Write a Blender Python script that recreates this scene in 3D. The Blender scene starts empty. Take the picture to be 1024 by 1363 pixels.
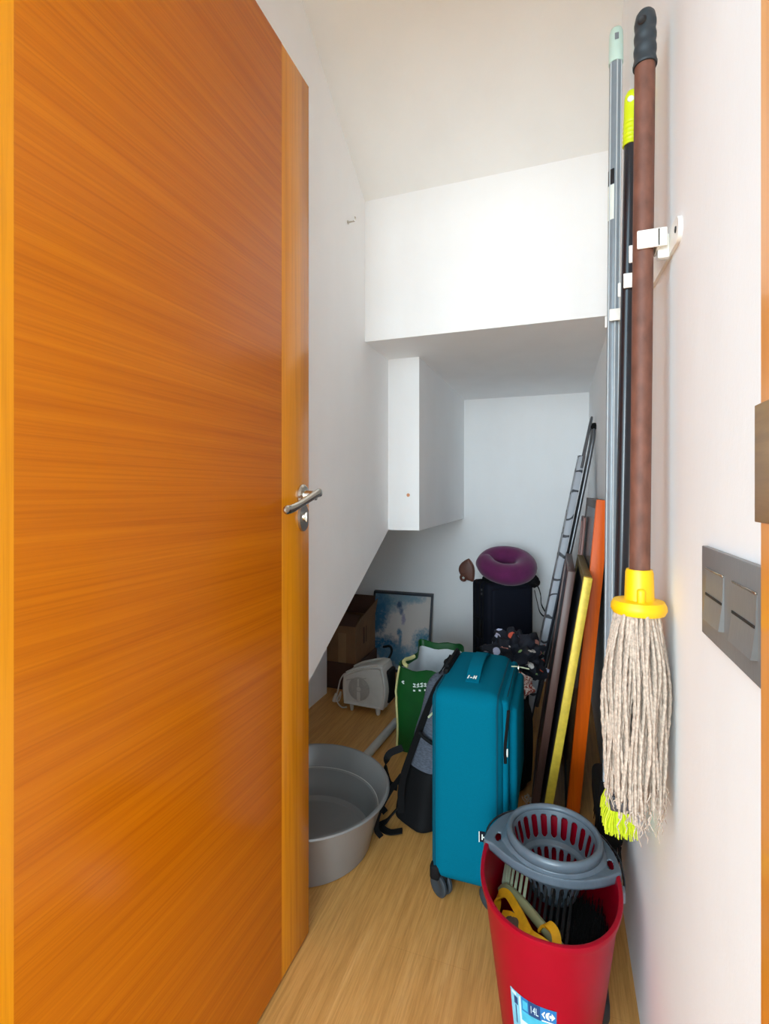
import bpy, bmesh, math, random
from mathutils import Vector, Matrix, noise
random.seed(7)
C = bpy.context.scene.collection
PI = math.pi
V = Vector

def lin(r, g, b):
    f = lambda c: (c/255/12.92) if c/255 <= .04045 else ((c/255+.055)/1.055)**2.4
    return (f(r), f(g), f(b), 1)

# ------------------------------------------------------------------ materials
def _new(name):
    m = bpy.data.materials.new(name); m.use_nodes = True
    nt = m.node_tree
    return m, nt, nt.nodes['Principled BSDF']

def _coord(nt, scale=(1, 1, 1), rot=(0, 0, 0)):
    tc = nt.nodes.new('ShaderNodeTexCoord'); mp = nt.nodes.new('ShaderNodeMapping')
    mp.inputs['Scale'].default_value = scale; mp.inputs['Rotation'].default_value = rot
    nt.links.new(tc.outputs['Object'], mp.inputs['Vector'])
    return mp.outputs['Vector']

def _noise(nt, vec, scale, detail=4, rough=.5, dist=0):
    n = nt.nodes.new('ShaderNodeTexNoise')
    n.inputs['Scale'].default_value = scale; n.inputs['Detail'].default_value = detail
    n.inputs['Roughness'].default_value = rough; n.inputs['Distortion'].default_value = dist
    nt.links.new(vec, n.inputs['Vector'])
    return n.outputs['Fac']

def _ramp(nt, fac, stops):
    r = nt.nodes.new('ShaderNodeValToRGB')
    e = r.color_ramp.elements
    while len(e) < len(stops): e.new(.5)
    for k, (p, c) in enumerate(stops):
        e[k].position = p; e[k].color = c
    nt.links.new(fac, r.inputs['Fac'])
    return r.outputs['Color']

def _mix(nt, fac, a, b, mode='MIX'):
    x = nt.nodes.new('ShaderNodeMix'); x.data_type = 'RGBA'; x.blend_type = mode
    for val, sock in ((fac, x.inputs[0]), (a, x.inputs[6]), (b, x.inputs[7])):
        if hasattr(val, 'links'): nt.links.new(val, sock)
        else: sock.default_value = val
    return x.outputs[2]

def _bump(nt, fac, bs, strength, dist=.002):
    b = nt.nodes.new('ShaderNodeBump')
    b.inputs['Strength'].default_value = strength; b.inputs['Distance'].default_value = dist
    nt.links.new(fac, b.inputs['Height']); nt.links.new(b.outputs['Normal'], bs.inputs['Normal'])

def mat(name, col, rough=.5, var=.12, scale=30, metal=0, bump=0, coat=0, spec=.5, sheen=0, bdist=.002, stretch=(1, 1, 1)):
    m, nt, bs = _new(name)
    v = _coord(nt, stretch)
    f = _noise(nt, v, scale, 5)
    d = tuple(c*(1-var) for c in col[:3])+(1,); l = tuple(min(1, c*(1+var)) for c in col[:3])+(1,)
    nt.links.new(_ramp(nt, f, [(.3, d), (.7, l)]), bs.inputs['Base Color'])
    bs.inputs['Roughness'].default_value = rough; bs.inputs['Metallic'].default_value = metal
    bs.inputs['Specular IOR Level'].default_value = spec
    bs.inputs['Coat Weight'].default_value = coat; bs.inputs['Coat Roughness'].default_value = .12
    if sheen: bs.inputs['Sheen Weight'].default_value = sheen
    if bump: _bump(nt, f, bs, bump, bdist)
    return m

def wood(name, c1, c2, c3, stretch, rough=.3, coat=.0, spec=.5, bump=.08, fine=6):
    m, nt, bs = _new(name)
    v = _coord(nt, stretch)
    a = _noise(nt, v, 1.0, 6, .6, .4); b = _noise(nt, v, fine, 6, .65, .2)
    base = _ramp(nt, a, [(.3, c1), (.52, c2), (.75, c3)])
    strk = _ramp(nt, b, [(.35, (.80, .74, .68, 1)), (.55, (1, 1, 1, 1)), (.72, (1.0, 1.0, 1.0, 1))])
    nt.links.new(_mix(nt, .75, base, strk, 'MULTIPLY'), bs.inputs['Base Color'])
    bs.inputs['Roughness'].default_value = rough
    bs.inputs['Coat Weight'].default_value = coat; bs.inputs['Coat Roughness'].default_value = .1
    bs.inputs['Specular IOR Level'].default_value = spec
    if bump: _bump(nt, b, bs, bump, .0006)
    return m

def plaster(name, col, fleck=True):
    m, nt, bs = _new(name)
    v = _coord(nt)
    a = _noise(nt, v, 2.2, 5, .6)
    d = tuple(c*.96 for c in col[:3])+(1,)
    base = _ramp(nt, a, [(.3, d), (.6, col)])
    st = _noise(nt, _coord(nt, (5, 5, .8)), 1.6, 4, .6)
    base = _mix(nt, .2, base, _ramp(nt, st, [(.35, (.94, .93, .92, 1)), (.6, (1, 1, 1, 1))]), 'MULTIPLY')
    nt.links.new(base, bs.inputs['Base Color'])
    bs.inputs['Roughness'].default_value = .75; bs.inputs['Specular IOR Level'].default_value = .25
    f = _noise(nt, _coord(nt, (1, 1, .6)), 90, 6, .7)
    g = _noise(nt, v, 14, 3)
    mm = nt.nodes.new('ShaderNodeMath'); mm.operation = 'MULTIPLY_ADD'
    nt.links.new(g, mm.inputs[0]); mm.inputs[1].default_value = 1.6; nt.links.new(f, mm.inputs[2])
    _bump(nt, mm.outputs[0], bs, .22, .0022)
    return m

def floor_mat():
    m, nt, bs = _new('oak_laminate')
    v = _coord(nt, (48, 1.8, 1))
    a = _noise(nt, v, 1.2, 6, .6, .5); b = _noise(nt, v, 6, 6, .7)
    base = _ramp(nt, a, [(.28, lin(194, 140, 74)), (.5, lin(212, 156, 86)), (.75, lin(226, 172, 104))])
    strk = _ramp(nt, b, [(.36, (.76, .70, .62, 1)), (.56, (1, 1, 1, 1))])
    col = _mix(nt, .8, base, strk, 'MULTIPLY')
    br = nt.nodes.new('ShaderNodeTexBrick')
    nt.links.new(_coord(nt, (1, 1, 1), (0, 0, PI/2)), br.inputs['Vector'])
    br.inputs['Scale'].default_value = 1; br.inputs['Brick Width'].default_value = 2.4
    br.inputs['Row Height'].default_value = .19; br.inputs['Mortar Size'].default_value = .0004
    br.inputs['Color1'].default_value = (1, 1, 1, 1); br.inputs['Color2'].default_value = (.97, .965, .96, 1)
    br.inputs['Mortar'].default_value = (.8, .75, .68, 1)
    nt.links.new(_mix(nt, 1.0, col, br.outputs['Color'], 'MULTIPLY'), bs.inputs['Base Color'])
    bs.inputs['Roughness'].default_value = .38; bs.inputs['Specular IOR Level'].default_value = .4
    return m

# ------------------------------------------------------------------ mesh builder
class MB:
    def __init__(s, M=None): s.bm = bmesh.new(); s.M = M
    def v(s, p):
        p = V(p)
        return s.bm.verts.new(s.M @ p if s.M is not None else p)
    def face(s, vs):
        try: return s.bm.faces.new(vs)
        except ValueError: return None
    def box(s, lo, hi, bevel=0, seg=3, R=None):
        lo, hi = V(lo), V(hi); c = (lo+hi)/2; d = hi-lo
        r = bmesh.ops.create_cube(s.bm, size=1)
        vs = r['verts']
        if bevel:
            for q in vs: q.co = V((q.co.x*d.x, q.co.y*d.y, q.co.z*d.z))
            es = list({e for q in vs for e in q.link_edges})
            o = bmesh.ops.bevel(s.bm, geom=es, offset=bevel, segments=seg, profile=.5, affect='EDGES', clamp_overlap=True)
            vs = list({q for f in o['faces'] for q in f.verts} | {q for q in vs if q.is_valid})
            st = [q for q in vs]; seen = set(st)
            while st:
                q = st.pop()
                for e in q.link_edges:
                    w = e.other_vert(q)
                    if w not in seen: seen.add(w); st.append(w)
            vs = list(seen)
        else:
            for q in vs: q.co = V((q.co.x*d.x, q.co.y*d.y, q.co.z*d.z))
        for q in vs:
            p = q.co
            if R is not None: p = R @ p
            p = p+c
            q.co = s.M @ p if s.M is not None else p
        return vs
    def loft(s, rings, cap0=True, cap1=True, closed=True):
        R = [[s.v(p) for p in r] for r in rings]
        n = len(R[0])
        for a, b in zip(R, R[1:]):
            for i in range(n if closed else n-1):
                s.face([a[i], a[(i+1) % n], b[(i+1) % n], b[i]])
        if cap0: s.face(list(reversed(R[0])))
        if cap1: s.face(R[-1])
        return R
    def tube(s, pts, r, n=10, cap=True, closed=False, sx=1.0, ref=None):
        pts = [V(p) for p in pts]; m = len(pts)
        rad = r if isinstance(r, (list, tuple)) else [r]*m
        rings = []; nrm = None
        for i, p in enumerate(pts):
            if closed: t = pts[(i+1) % m]-pts[i-1]
            else: t = pts[min(i+1, m-1)]-pts[max(i-1, 0)]
            if t.length < 1e-9: t = V((0, 0, 1))
            t.normalize()
            if nrm is None:
                a = V(ref) if ref is not None else (V((0, 0, 1)) if abs(t.z) < .9 else V((1, 0, 0)))
                nrm = (a-t*a.dot(t)).normalized()
            else:
                q = nrm-t*nrm.dot(t)
                if q.length > 1e-6: nrm = q.normalized()
            b = t.cross(nrm)
            rings.append([p+nrm*(math.cos(2*PI*k/n)*rad[i])+b*(math.sin(2*PI*k/n)*rad[i]*sx) for k in range(n)])
        if closed: rings.append(rings[0])
        s.loft(rings, cap and not closed, cap and not closed)
    def lathe(s, prof, c=(0, 0, 0), n=32, R=None, cap0=False, cap1=False):
        c = V(c); rings = []
        for r, z in prof:
            ring = []
            for k in range(n):
                p = V((math.cos(2*PI*k/n)*r, math.sin(2*PI*k/n)*r, z))
                if R is not None: p = R @ p
                ring.append(c+p)
            rings.append(ring)
        s.loft(rings, cap0, cap1)
    def prism(s, poly, f0, f1):
        a = [s.v(f0(*p)) for p in poly]; b = [s.v(f1(*p)) for p in poly]
        n = len(a)
        s.face(list(reversed(a))); s.face(b)
        for i in range(n): s.face([a[i], a[(i+1) % n], b[(i+1) % n], b[i]])
    def grid(s, nu, nv, fn, skip=None, closed=False):
        g = [[s.v(fn(i/nu, j/nv)) for j in range(nv+1)] for i in range(nu if closed else nu+1)]
        for i in range(nu):
            for j in range(nv):
                if skip and skip((i+.5)/nu, (j+.5)/nv): continue
                ii = (i+1) % nu if closed else i+1
                s.face([g[i][j], g[ii][j], g[ii][j+1], g[i][j+1]])

WT = {}
def thing(name, loc, label, cat, group=None, kind=None):
    o = bpy.data.objects.new(name, None); C.objects.link(o); o.location = loc
    o.empty_display_size = .05
    WT[o] = V(loc); tag(o, label, cat, group, kind)
    return o
def tag(o, label=None, cat=None, group=None, kind=None):
    if label: o['label'] = label
    if cat: o['category'] = cat
    if group: o['group'] = group
    if kind: o['kind'] = kind
    return o
def obj(name, mb, m, parent=None, smooth=True, ang=38, solid=0, sub=0, off=0, doubles=False):
    bm = mb.bm
    if doubles: bmesh.ops.remove_doubles(bm, verts=bm.verts, dist=1e-5)
    loose = [v for v in bm.verts if not v.link_faces]
    if loose: bmesh.ops.delete(bm, geom=loose, context='VERTS')
    bmesh.ops.recalc_face_normals(bm, faces=bm.faces)
    me = bpy.data.meshes.new(name)
    if parent is not None:
        org = WT[parent]
    else:
        xs = [v.co for v in bm.verts]
        lo = V((min(p.x for p in xs), min(p.y for p in xs), min(p.z for p in xs)))
        hi = V((max(p.x for p in xs), max(p.y for p in xs), max(p.z for p in xs)))
        org = V(((lo.x+hi.x)/2, (lo.y+hi.y)/2, lo.z))
    bmesh.ops.translate(bm, verts=bm.verts, vec=-org)
    bm.to_mesh(me); bm.free()
    if smooth:
        me.shade_smooth(); me.set_sharp_from_angle(angle=math.radians(ang))
    me.materials.append(m)
    o = bpy.data.objects.new(name, me); C.objects.link(o)
    if parent is not None:
        o.parent = parent; WT[o] = org
    else:
        o.location = org; WT[o] = org
    if solid:
        md = o.modifiers.new('thickness', 'SOLIDIFY'); md.thickness = solid; md.offset = off
    if sub:
        md = o.modifiers.new('smooth', 'SUBSURF'); md.levels = sub; md.render_levels = sub
    return o
def struct(name, mb, m, parent=None, **k):
    o = obj(name, mb, m, parent, **k)
    if parent is None: o['kind'] = 'structure'
    return o
def bx(lo, hi, bevel=0, seg=3):
    b = MB(); b.box(lo, hi, bevel, seg); return b
def cyl_between(mb, a, b, r, n=20):
    mb.tube([a, b], r, n)
def spline(pts, n=8):
    pts = [V(p) for p in pts]; out = []
    P = [pts[0]*2-pts[1]]+pts+[pts[-1]*2-pts[-2]]
    for i in range(1, len(P)-2):
        for k in range(n):
            t = k/n; a, b, c, d = P[i-1], P[i], P[i+1], P[i+2]
            out.append(.5*((2*b)+(c-a)*t+(2*a-5*b+4*c-d)*t*t+(3*b-3*c+d-a)*t**3))
    out.append(pts[-1]); return out
def rrect(cx, cy, hx, hy, r, n=6):
    pts = []
    for sx, sy, a0 in ((1, 1, 0), (-1, 1, PI/2), (-1, -1, PI), (1, -1, 1.5*PI)):
        for k in range(n+1):
            a = a0+PI/2*k/n
            pts.append((cx+sx*(hx-r)+r*math.cos(a), cy+sy*(hy-r)+r*math.sin(a)))
    return pts
def ribbon(mb, pts, w, side, th=.002):
    """flat band along pts; side = list or one width direction"""
    pts = [V(p) for p in pts]
    rings = []
    for i, p in enumerate(pts):
        sd = V(side[i] if isinstance(side, list) else side).normalized()
        t = (pts[min(i+1, len(pts)-1)]-pts[max(i-1, 0)]).normalized()
        nn = sd.cross(t).normalized()
        sd = t.cross(nn).normalized()
        rings.append([p+sd*w/2+nn*th/2, p-sd*w/2+nn*th/2, p-sd*w/2-nn*th/2, p+sd*w/2-nn*th/2])
    mb.loft(rings)
def text_pts(s, size, spacing=1.0):
    cu = bpy.data.curves.new('lettering', 'FONT'); cu.body = s; cu.size = size; cu.space_character = spacing
    cu.resolution_u = 3; cu.align_x = 'CENTER'; cu.align_y = 'CENTER'
    o = bpy.data.objects.new('lettering', cu)
    me = o.to_mesh()
    vs = [v.co.copy() for v in me.vertices]; fs = [tuple(p.vertices) for p in me.polygons]
    o.to_mesh_clear(); bpy.data.objects.remove(o); bpy.data.curves.remove(cu)
    return vs, fs
def put_text(mb, s, size, f, spacing=1.0):
    vs, fs = text_pts(s, size, spacing)
    q = [mb.v(f(p.x, p.y)) for p in vs]
    for t in fs: mb.face([q[i] for i in t])

# ------------------------------------------------------------------ palette
W_ = lin(246, 247, 248)
M_wall = plaster('white_plaster', W_)
M_ceil = plaster('ceiling_plaster', lin(244, 245, 244))
M_floor = floor_mat()
M_door = wood('orange_veneer', lin(180, 93, 2), lin(190, 102, 3), lin(200, 112, 6), (1, .45, 44), .2, 0, .36, .03, 6)
M_stile = wood('orange_stile', lin(204, 124, 8), lin(214, 134, 12), lin(224, 146, 22), (24, 24, .5), .22, 0, .42, .04, 6)
M_jamb = wood('jamb_wood', lin(224, 130, 24), lin(238, 150, 36), lin(244, 166, 60), (22, 22, .6), .3, .2, .5, .04, 6)
M_steel = mat('brushed_steel', lin(176, 174, 170), .3, .06, 40, 1, 0, stretch=(1, 1, 8))
M_chrome = mat('satin_nickel', lin(205, 198, 186), .2, .05, 30, 1)
M_plate = mat('switch_steel', lin(136, 135, 134), .42, .05, 60, .35, 0, stretch=(1, 8, 1))
M_dark = mat('dark_slot', lin(28, 26, 26), .6)
M_brass_refl = wood('bronze_wood_reflection', lin(120, 88, 44), lin(140, 104, 58), lin(150, 118, 74), (6, 6, 60), .35, 0, .5, .05, 4)  # brass with the reflected door wood painted into its colour
M_white = mat('white_plastic', lin(240, 238, 232), .35, .03)
M_rust = mat('rusty_brown_tube', lin(112, 70, 55), .6, .28, 70, 0, .25, stretch=(1, 1, .5))
M_grip = mat('dark_rubber', lin(46, 54, 60), .5, .12, 60, bump=.1)
M_yellow = mat('yellow_plastic', lin(250, 196, 8), .4, .05)
M_yarn = mat('mop_yarn', lin(190, 173, 158), .9, .3, 260, bump=.5, bdist=.0015, spec=.1)
M_black = mat('black_enamel', lin(26, 30, 38), .25, .15, coat=.3)
M_lime = mat('lime_plastic', lin(214, 232, 8), .45, .06)
M_limeb = mat('lime_bristle', lin(208, 222, 40), .6, .12, 200)
M_ghead = mat('charcoal_plastic', lin(66, 64, 68), .5, .1)
M_greypole = mat('grey_pole', lin(128, 140, 150), .3, .06, coat=.2)
M_rib_glint = mat('pole_rib_highlight', lin(196, 206, 212), .3, .04)  # highlight tone for the pole's ribs
M_mint = mat('mint_plastic', lin(204, 234, 226), .4, .04)
M_red = mat('crimson_plastic', lin(156, 0, 30), .38, .05, 12, spec=.2)
M_wring = mat('slate_plastic', lin(92, 104, 114), .36, .08, 50, coat=.15)
M_teal = mat('teal_canvas', lin(0, 100, 124), .9, .07, 500, bump=.2, bdist=.0006, spec=.05)
M_tealdk = mat('teal_piping', lin(0, 72, 90), .7, .07, 300, spec=.15)
M_blk = mat('black_nylon', lin(13, 13, 15), .75, .2, 200, bump=.15, spec=.2)
M_navy = mat('navy_nylon', lin(17, 20, 32), .8, .15, 260, bump=.15, spec=.2)
M_heather = mat('heather_grey', lin(78, 84, 96), .95, .35, 90, bump=.25, stretch=(1, 1, 4))
M_purple = mat('plum_velour', lin(98, 22, 78), .9, .16, 22, bump=.35, sheen=.25)
M_basin = mat('grey_basin_plastic', lin(142, 140, 138), .32, .05, 10, metal=.25)
M_green = mat('bag_green', lin(3, 80, 26), .45, .14, 14, bump=.3, bdist=.004)
M_lining = mat('bag_lining', lin(214, 218, 222), .55, .06, 20, bump=.4, bdist=.006)
M_cream = mat('cream_binding', lin(226, 218, 150), .6, .08)
M_print = mat('white_print', lin(232, 240, 234), .5, .03)
M_heater = mat('heater_plastic', lin(208, 202, 194), .45, .04)
M_grille = mat('heater_grille', lin(180, 172, 164), .5, .08)
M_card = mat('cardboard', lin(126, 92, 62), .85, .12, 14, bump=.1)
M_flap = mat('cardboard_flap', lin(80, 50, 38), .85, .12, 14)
M_tape = mat('packing_tape', lin(146, 112, 76), .4, .06)
M_frame = mat('dark_frame', lin(48, 52, 62), .4, .12)
M_brownwood = wood('walnut_frame', lin(66, 40, 34), lin(86, 56, 48), lin(104, 72, 62), (14, 14, .8), .4)
M_gold = mat('gilt_frame', lin(206, 178, 58), .42, .12, 80, metal=.25)
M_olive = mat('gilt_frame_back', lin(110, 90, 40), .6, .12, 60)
M_orange = wood('orange_board', lin(216, 86, 4), lin(228, 98, 6), lin(238, 112, 14), (20, 20, .8), .4, 0, .25)
M_glass = mat('dim_picture_glass', lin(98, 90, 92), .18, .06, 4, coat=.3)
M_redwood = wood('reddish_moulding', lin(110, 62, 50), lin(132, 82, 70), lin(146, 98, 86), (14, 14, .8), .4)
M_metal = mat('grey_metal', lin(120, 122, 126), .35, .06, metal=.8)
M_hook = wood('hook_wood', lin(88, 52, 40), lin(112, 68, 54), lin(126, 80, 64), (10, 10, 3), .5)
M_pvc = mat('white_tube', lin(196, 192, 186), .5, .05)
M_palegreen = mat('pale_green_plastic', lin(196, 206, 172), .45, .06)
M_block = mat('sage_plastic', lin(146, 150, 110), .5, .1)
M_blackbr_shade = mat('black_bristle_and_shade', lin(18, 18, 18), .7, .2)  # black bristles; also paints the shade inside the bucket
M_ycloth = mat('yellow_fabric', lin(240, 176, 10), .75, .14, 60, bump=.3)
M_rag = mat('brown_grey_fabric', lin(96, 84, 72), .85, .2, 60, bump=.3)
M_orangespot = mat('rust_spot', lin(214, 150, 110), .8)

# ------------------------------------------------------------------ setting
XR, XL, YB, YK = .152, -.664, 1.67, 2.92
struct('floor', bx((-1.6, -3.2, -.06), (1.6, 3.0, 0)), M_floor, smooth=False)
struct('wall_right', bx((XR, .28, 0), (.27, 3.02, 2.75)), M_wall, smooth=False)
struct('wall_back', bx((-1.5, YK, 0), (XR, 3.02, 1.62)), M_wall, smooth=False)
b = MB(); b.prism([(.28, 0), (1.926, .906), (1.926, 2.75), (.28, 2.75)], lambda y, z: (-1.16, y, z), lambda y, z: (XL, y, z))
struct('wall_left', b, M_wall, smooth=False)
b = MB(); b.prism([(1.926, .908), (YK, .908), (YK, 1.607), (1.926, 1.607)], lambda y, z: (-1.5, y, z), lambda y, z: (-.532, y, z))
struct('wall_landing', b, M_wall, smooth=False)
struct('wall_bulkhead', bx((XL, YB, 1.607), (XR, 3.02, 2.75)), M_wall, smooth=False)
b = MB(); b.prism([(YB, 2.115), (.86, 2.617), (.28, 2.617), (.28, 2.76), (YB, 2.76)], lambda y, z: (XL, y, z), lambda y, z: (XR, y, z))
struct('ceiling', b, M_ceil, smooth=False)
struct('wall_stairwell', bx((-1.46, .28, 0), (-1.16, 2.37, 1.0)), M_wall, smooth=False)
struct('wall_recess', bx((-1.6, 2.37, 0), (-1.46, YK, 1.0)), M_wall, smooth=False)
b = MB(); b.box((-1.5, .15, 0), (-.64, .28, 2.75)); b.box((-.64, .15, 2.075), (XR, .28, 2.75)); b.box((XR, .15, 0), (1.5, .28, 2.75))
struct('wall_front', b, M_wall, smooth=False)
struct('trim_1', bx((.0968, .13, 0), (XR, .305, 2.075), .003, 2), M_jamb)
struct('trim_2', bx((-.64, .13, 0), (-.608, .29, 2.075), .003, 2), M_jamb)
struct('trim_3', bx((-.608, .13, 2.045), (.0985, .29, 2.075), .003, 2), M_jamb)

# strike plate on the right jamb
b = MB(); b.box((.0957, .235, 1.0475), (.0967, .3075, 1.108), .0004, 2)
o = obj('strike_plate', b, M_brass_refl); tag(o, 'bronze latch strike plate with brown wood reflection painted in on the orange right door jamb', 'strike plate')

# door
door = bpy.data.objects.new('door_1', None); C.objects.link(door); door.location = (-.585, .31, 0); WT[door] = V((-.585, .31, 0)); door['kind'] = 'structure'
DX0, DX1 = -.602, -.567
obj('door_panel', bx((DX0, .379, .008), (DX1, .9375, 2.035)), M_door, door, smooth=False)
obj('stile', bx((DX0, .31, .008), (DX1, .379, 2.035)), M_stile, door, smooth=False)
obj('stile', bx((DX0, .9375, .008), (DX1, 1.061, 2.035), .0012, 2), M_stile, door)
b = MB()
RX = Matrix.Rotation(PI/2, 3, 'Y')
hy, hz = 1.028, 1.055
b.lathe([(.0, .0), (.026, .0), (.026, .004), (.022, .008), (.013, .009), (.0115, .02), (.011, .036), (.0, .037)], (DX1, hy, hz), 32, RX)
lev = spline([(-.531, hy+.026, hz+.006), (-.529, hy+.010, hz+.006), (-.529, hy-.012, hz+.001), (-.531, hy-.045, hz-.010), (-.533, hy-.080, hz-.021), (-.535, hy-.110, hz-.028), (-.535, hy-.135, hz-.029)], 6)
n = len(lev)
def levr(t):
    if t < .12: return .0045+.006*math.sin(t/.12*PI/2)
    if t < .6: return .0105-.002*(t-.12)/.48
    if t < .9: return .0085+.0015*(t-.6)/.3
    return .0100*math.sqrt(max(.02, 1-((t-.9)/.1)**2))
b.tube(lev, [levr(i/(n-1)) for i in range(n)], 16, True, False, .7)
hd = obj('door_handle', b, M_chrome, door)
b = MB()
E = [(.0215*math.cos(2*PI*k/32)+hy, .031*math.sin(2*PI*k/32)+hz-.052) for k in range(32)]
b.prism(E, lambda y, z: (DX1, y, z), lambda y, z: (DX1+.006, y, z))
es = obj('escutcheon', b, M_steel, door, ang=30)
b = MB(); b.lathe([(0, 0), (.010, 0), (.009, .004), (.0, .004)], (DX1+.006, hy, hz-.050), 20, RX); b.box((DX1+.009, hy-.003, hz-.062), (DX1+.014, hy+.003, hz-.038), .002)
obj('thumb_turn', b, M_chrome, es)

# screw hook on the left wall
b = MB(); b.lathe([(0, 0), (.006, 0), (.006, .003), (.003, .004), (.0022, .016), (.0022, .017)], (XL, 1.513, 1.959), 14, RX)
b.tube(spline([(XL+.016, 1.513, 1.959), (XL+.024, 1.513, 1.960), (XL+.028, 1.513, 1.967), (XL+.026, 1.513, 1.973)], 4), .0022, 8)
o = obj('screw_hook', b, M_chrome); tag(o, 'tiny metal screw hook high on the left white wall', 'hook')
b = MB(); b.lathe([(0, 0), (.007, 0), (.0065, .0012), (0, .0016)], (-.578, 1.926, 1.051), 16, Matrix.Rotation(PI/2, 3, 'X'))  # rust spot on the wall, shaped as a thin flat disc
o = obj('rust_stain', b, M_orangespot); tag(o, 'small orange rust spot on the narrow front of the boxed white wall', 'rust stain')

# ------------------------------------------------------------------ light switch
sw = thing('light_switch', (XR, .54, .911), 'brushed steel double light switch on the right wall beside the jamb', 'light switch')
b = MB(); b.box((XR-.006, .43, .911), (XR, .6235, 1.005), .001, 2)
obj('switch_plate', b, M_plate, sw)
for y0 in (.546, .462):
    y1 = y0+.056
    b = MB(); b.prism([(0, .931), (.0048, .931), (.0016, .9565), (.0008, .9825), (0, .9825)], lambda d, z: (XR-.006-d, y0, z), lambda d, z: (XR-.006-d, y1, z))
    rk = obj('rocker', b, M_plate, sw, smooth=False)
    obj('slot', bx((XR-.0084, y0+.001, .9560), (XR-.0058, y1-.001, .9582)), M_dark, rk, smooth=False)
    obj('top_lip', bx((XR-.0080, y0, .9825), (XR-.0058, y1, .9845), .0005, 1), M_chrome, rk)

# ------------------------------------------------------------------ broom holder
hold = thing('broom_holder', (XR, .95, 1.39), 'white plastic rail with three open clips on the right wall', 'broom holder')
def railz(y): return 1.413+(y-.742)*.075
b = MB()
poly = rrect(0, 0, .25, .0175, .0174, 6)
b.prism(poly, lambda u, w: (XR, .99+u, railz(.99+u)+w), lambda u, w: (XR-.005, .99+u, railz(.99+u)+w))
obj('rail', b, M_white, hold, ang=30)
for y in (.757, 1.226):
    b = MB(); b.lathe([(0, 0), (.0045, 0), (.004, .001), (0, .0014)], (XR-.005, y, railz(y)+.001), 14, Matrix.Rotation(-PI/2, 3, 'Y'))
    obj('screw', b, M_dark, hold)
def clip(px, py, pr, z):
    b = MB(); h = .013; t = .004
    x0 = px-pr-.004; x1 = XR-.005
    outer = [(x0, py-pr-t), (x1-.004, py-pr-t), (x1-.004, py+pr+t), (x0, py+pr+t)]
    b.box((px-pr*.75, py-pr-t, z-h), (XR-.010, py-pr-.0006, z+h), .0014, 2)
    b.box((px-pr-.003, py+pr+.0006, z-h-.004), (px+pr+.002, py+pr+t, z+h-.004), .0015, 2)
    b.box((px+pr+.0008, py-pr-t, z-h), (px+pr+.0045, py+pr+t, z+h), .001, 2)
    if x1-(px+pr+.004) > .001: b.box((px+pr+.003, py-.006, z-h-.012), (x1, py+.006, z+h-.004), .002, 2)
    obj('clip', b, M_white, hold)

# ------------------------------------------------------------------ string mop
mx, my = .1135, .800
mop = thing('string_mop', (mx, my, .60), 'string mop with rusty brown handle and yellow socket hanging on the rail', 'mop')
top = V((mx+.0035, my, 1.757)); bot = V((mx-.0045, my-.004, .945))
hd_ = lambda t: bot.lerp(top, t)
b = MB(); b.tube([hd_(k/30*.91) for k in range(31)], .0137, 20)
obj('handle', b, M_rust, mop)
b = MB()
pts, rr = [], []
for k in range(37):
    t = k/36; p = hd_(.900+.082*t); pts.append(p); rr.append(.0150+.0006*math.sin(t*PI*7)-.001*t+(.0008 if t < .06 else 0))
tip = [hd_(.985), hd_(.992), hd_(.997), hd_(1.0)]
pts += tip; rr += [.0136, .0124, .0095, .004]
b.tube(pts, rr, 20)
gp = obj('grip', b, M_grip, mop)
b = MB(); b.lathe([(0, 0), (.0062, 0), (.0052, .0012), (.004, .0005), (0, .0004)], hd_(.972)+V((-.006, -.0138, 0)), 16, Matrix.Rotation(PI/2, 3, 'X') @ Matrix.Rotation(-.4, 3, 'Y'))
obj('hanging_hole', b, M_dark, gp)
b = MB()
zb = .895
b.lathe([(0, .016), (.0335, .012), (.0365, .006), (.0370, 0), (.034, -.006), (.0, -.008)], (mx-.006, my-.004, zb), 36)
b.lathe([(.022, .004), (.0195, .018), (.0185, .052), (.017, .057), (.0, .057)], (mx-.005, my-.004, zb), 28)
b.box((mx-.011, my-.030, zb+.008), (mx+.000, my-.016, zb+.032), .004)
obj('socket', b, M_yellow, mop)
b = MB()
cx, cy = mx-.008, my-.004
N = 170
for i in range(N):
    a = i*2.39996; rad = math.sqrt((i+.5)/N)
    ca, sa = math.cos(a)*rad, math.sin(a)*rad
    L = .255+random.uniform(-.025, .034)
    ph, ph2 = random.uniform(0, 6), random.uniform(0, 6)
    r0 = random.uniform(.0021, .0027)
    pts, rr = [], []
    K = 46
    for k in range(K+1):
        t = k/K
        fl = .031+.017*(1-(1-min(1, t*2.2))**2)-.003*t
        fx = fl*.90; fy = fl*1.02
        x = cx-.004*t+ca*fx+.0018*math.sin(ph+t*9)+.002*t*math.sin(ph2+t*5)
        y = cy+sa*fy+.0018*math.cos(ph2+t*8)
        x = min(x, XR-.005)
        z = zb-.002-L*t
        pts.append((x, y, z)); rr.append(r0*(1+.24*math.sin(ph+k*2.0))*(1 if t < .9 else 1-.5*(t-.9)*10))
    b.tube(pts, rr, 6)
for i in range(60):      # frayed ends
    a = random.uniform(0, 2*PI); rad = .043
    x, y = cx-.004+math.cos(a)*rad*.9, cy+math.sin(a)*rad
    z = zb-random.uniform(.235, .285)
    p = [V((x, y, z))]
    for k in range(5): p.append(p[-1]+V((random.uniform(-.003, .003), random.uniform(-.003, .003), -random.uniform(.003, .008))))
    p = [V((min(q.x, XR-.002), q.y, q.z)) for q in p]
    b.tube(p, [.0011, .001, .0009, .0008, .0006, .0003], 4)
obj('mop_yarn', b, M_yarn, mop)
clip(mx+.001, my, .0142, railz(my)+.003)

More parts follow.
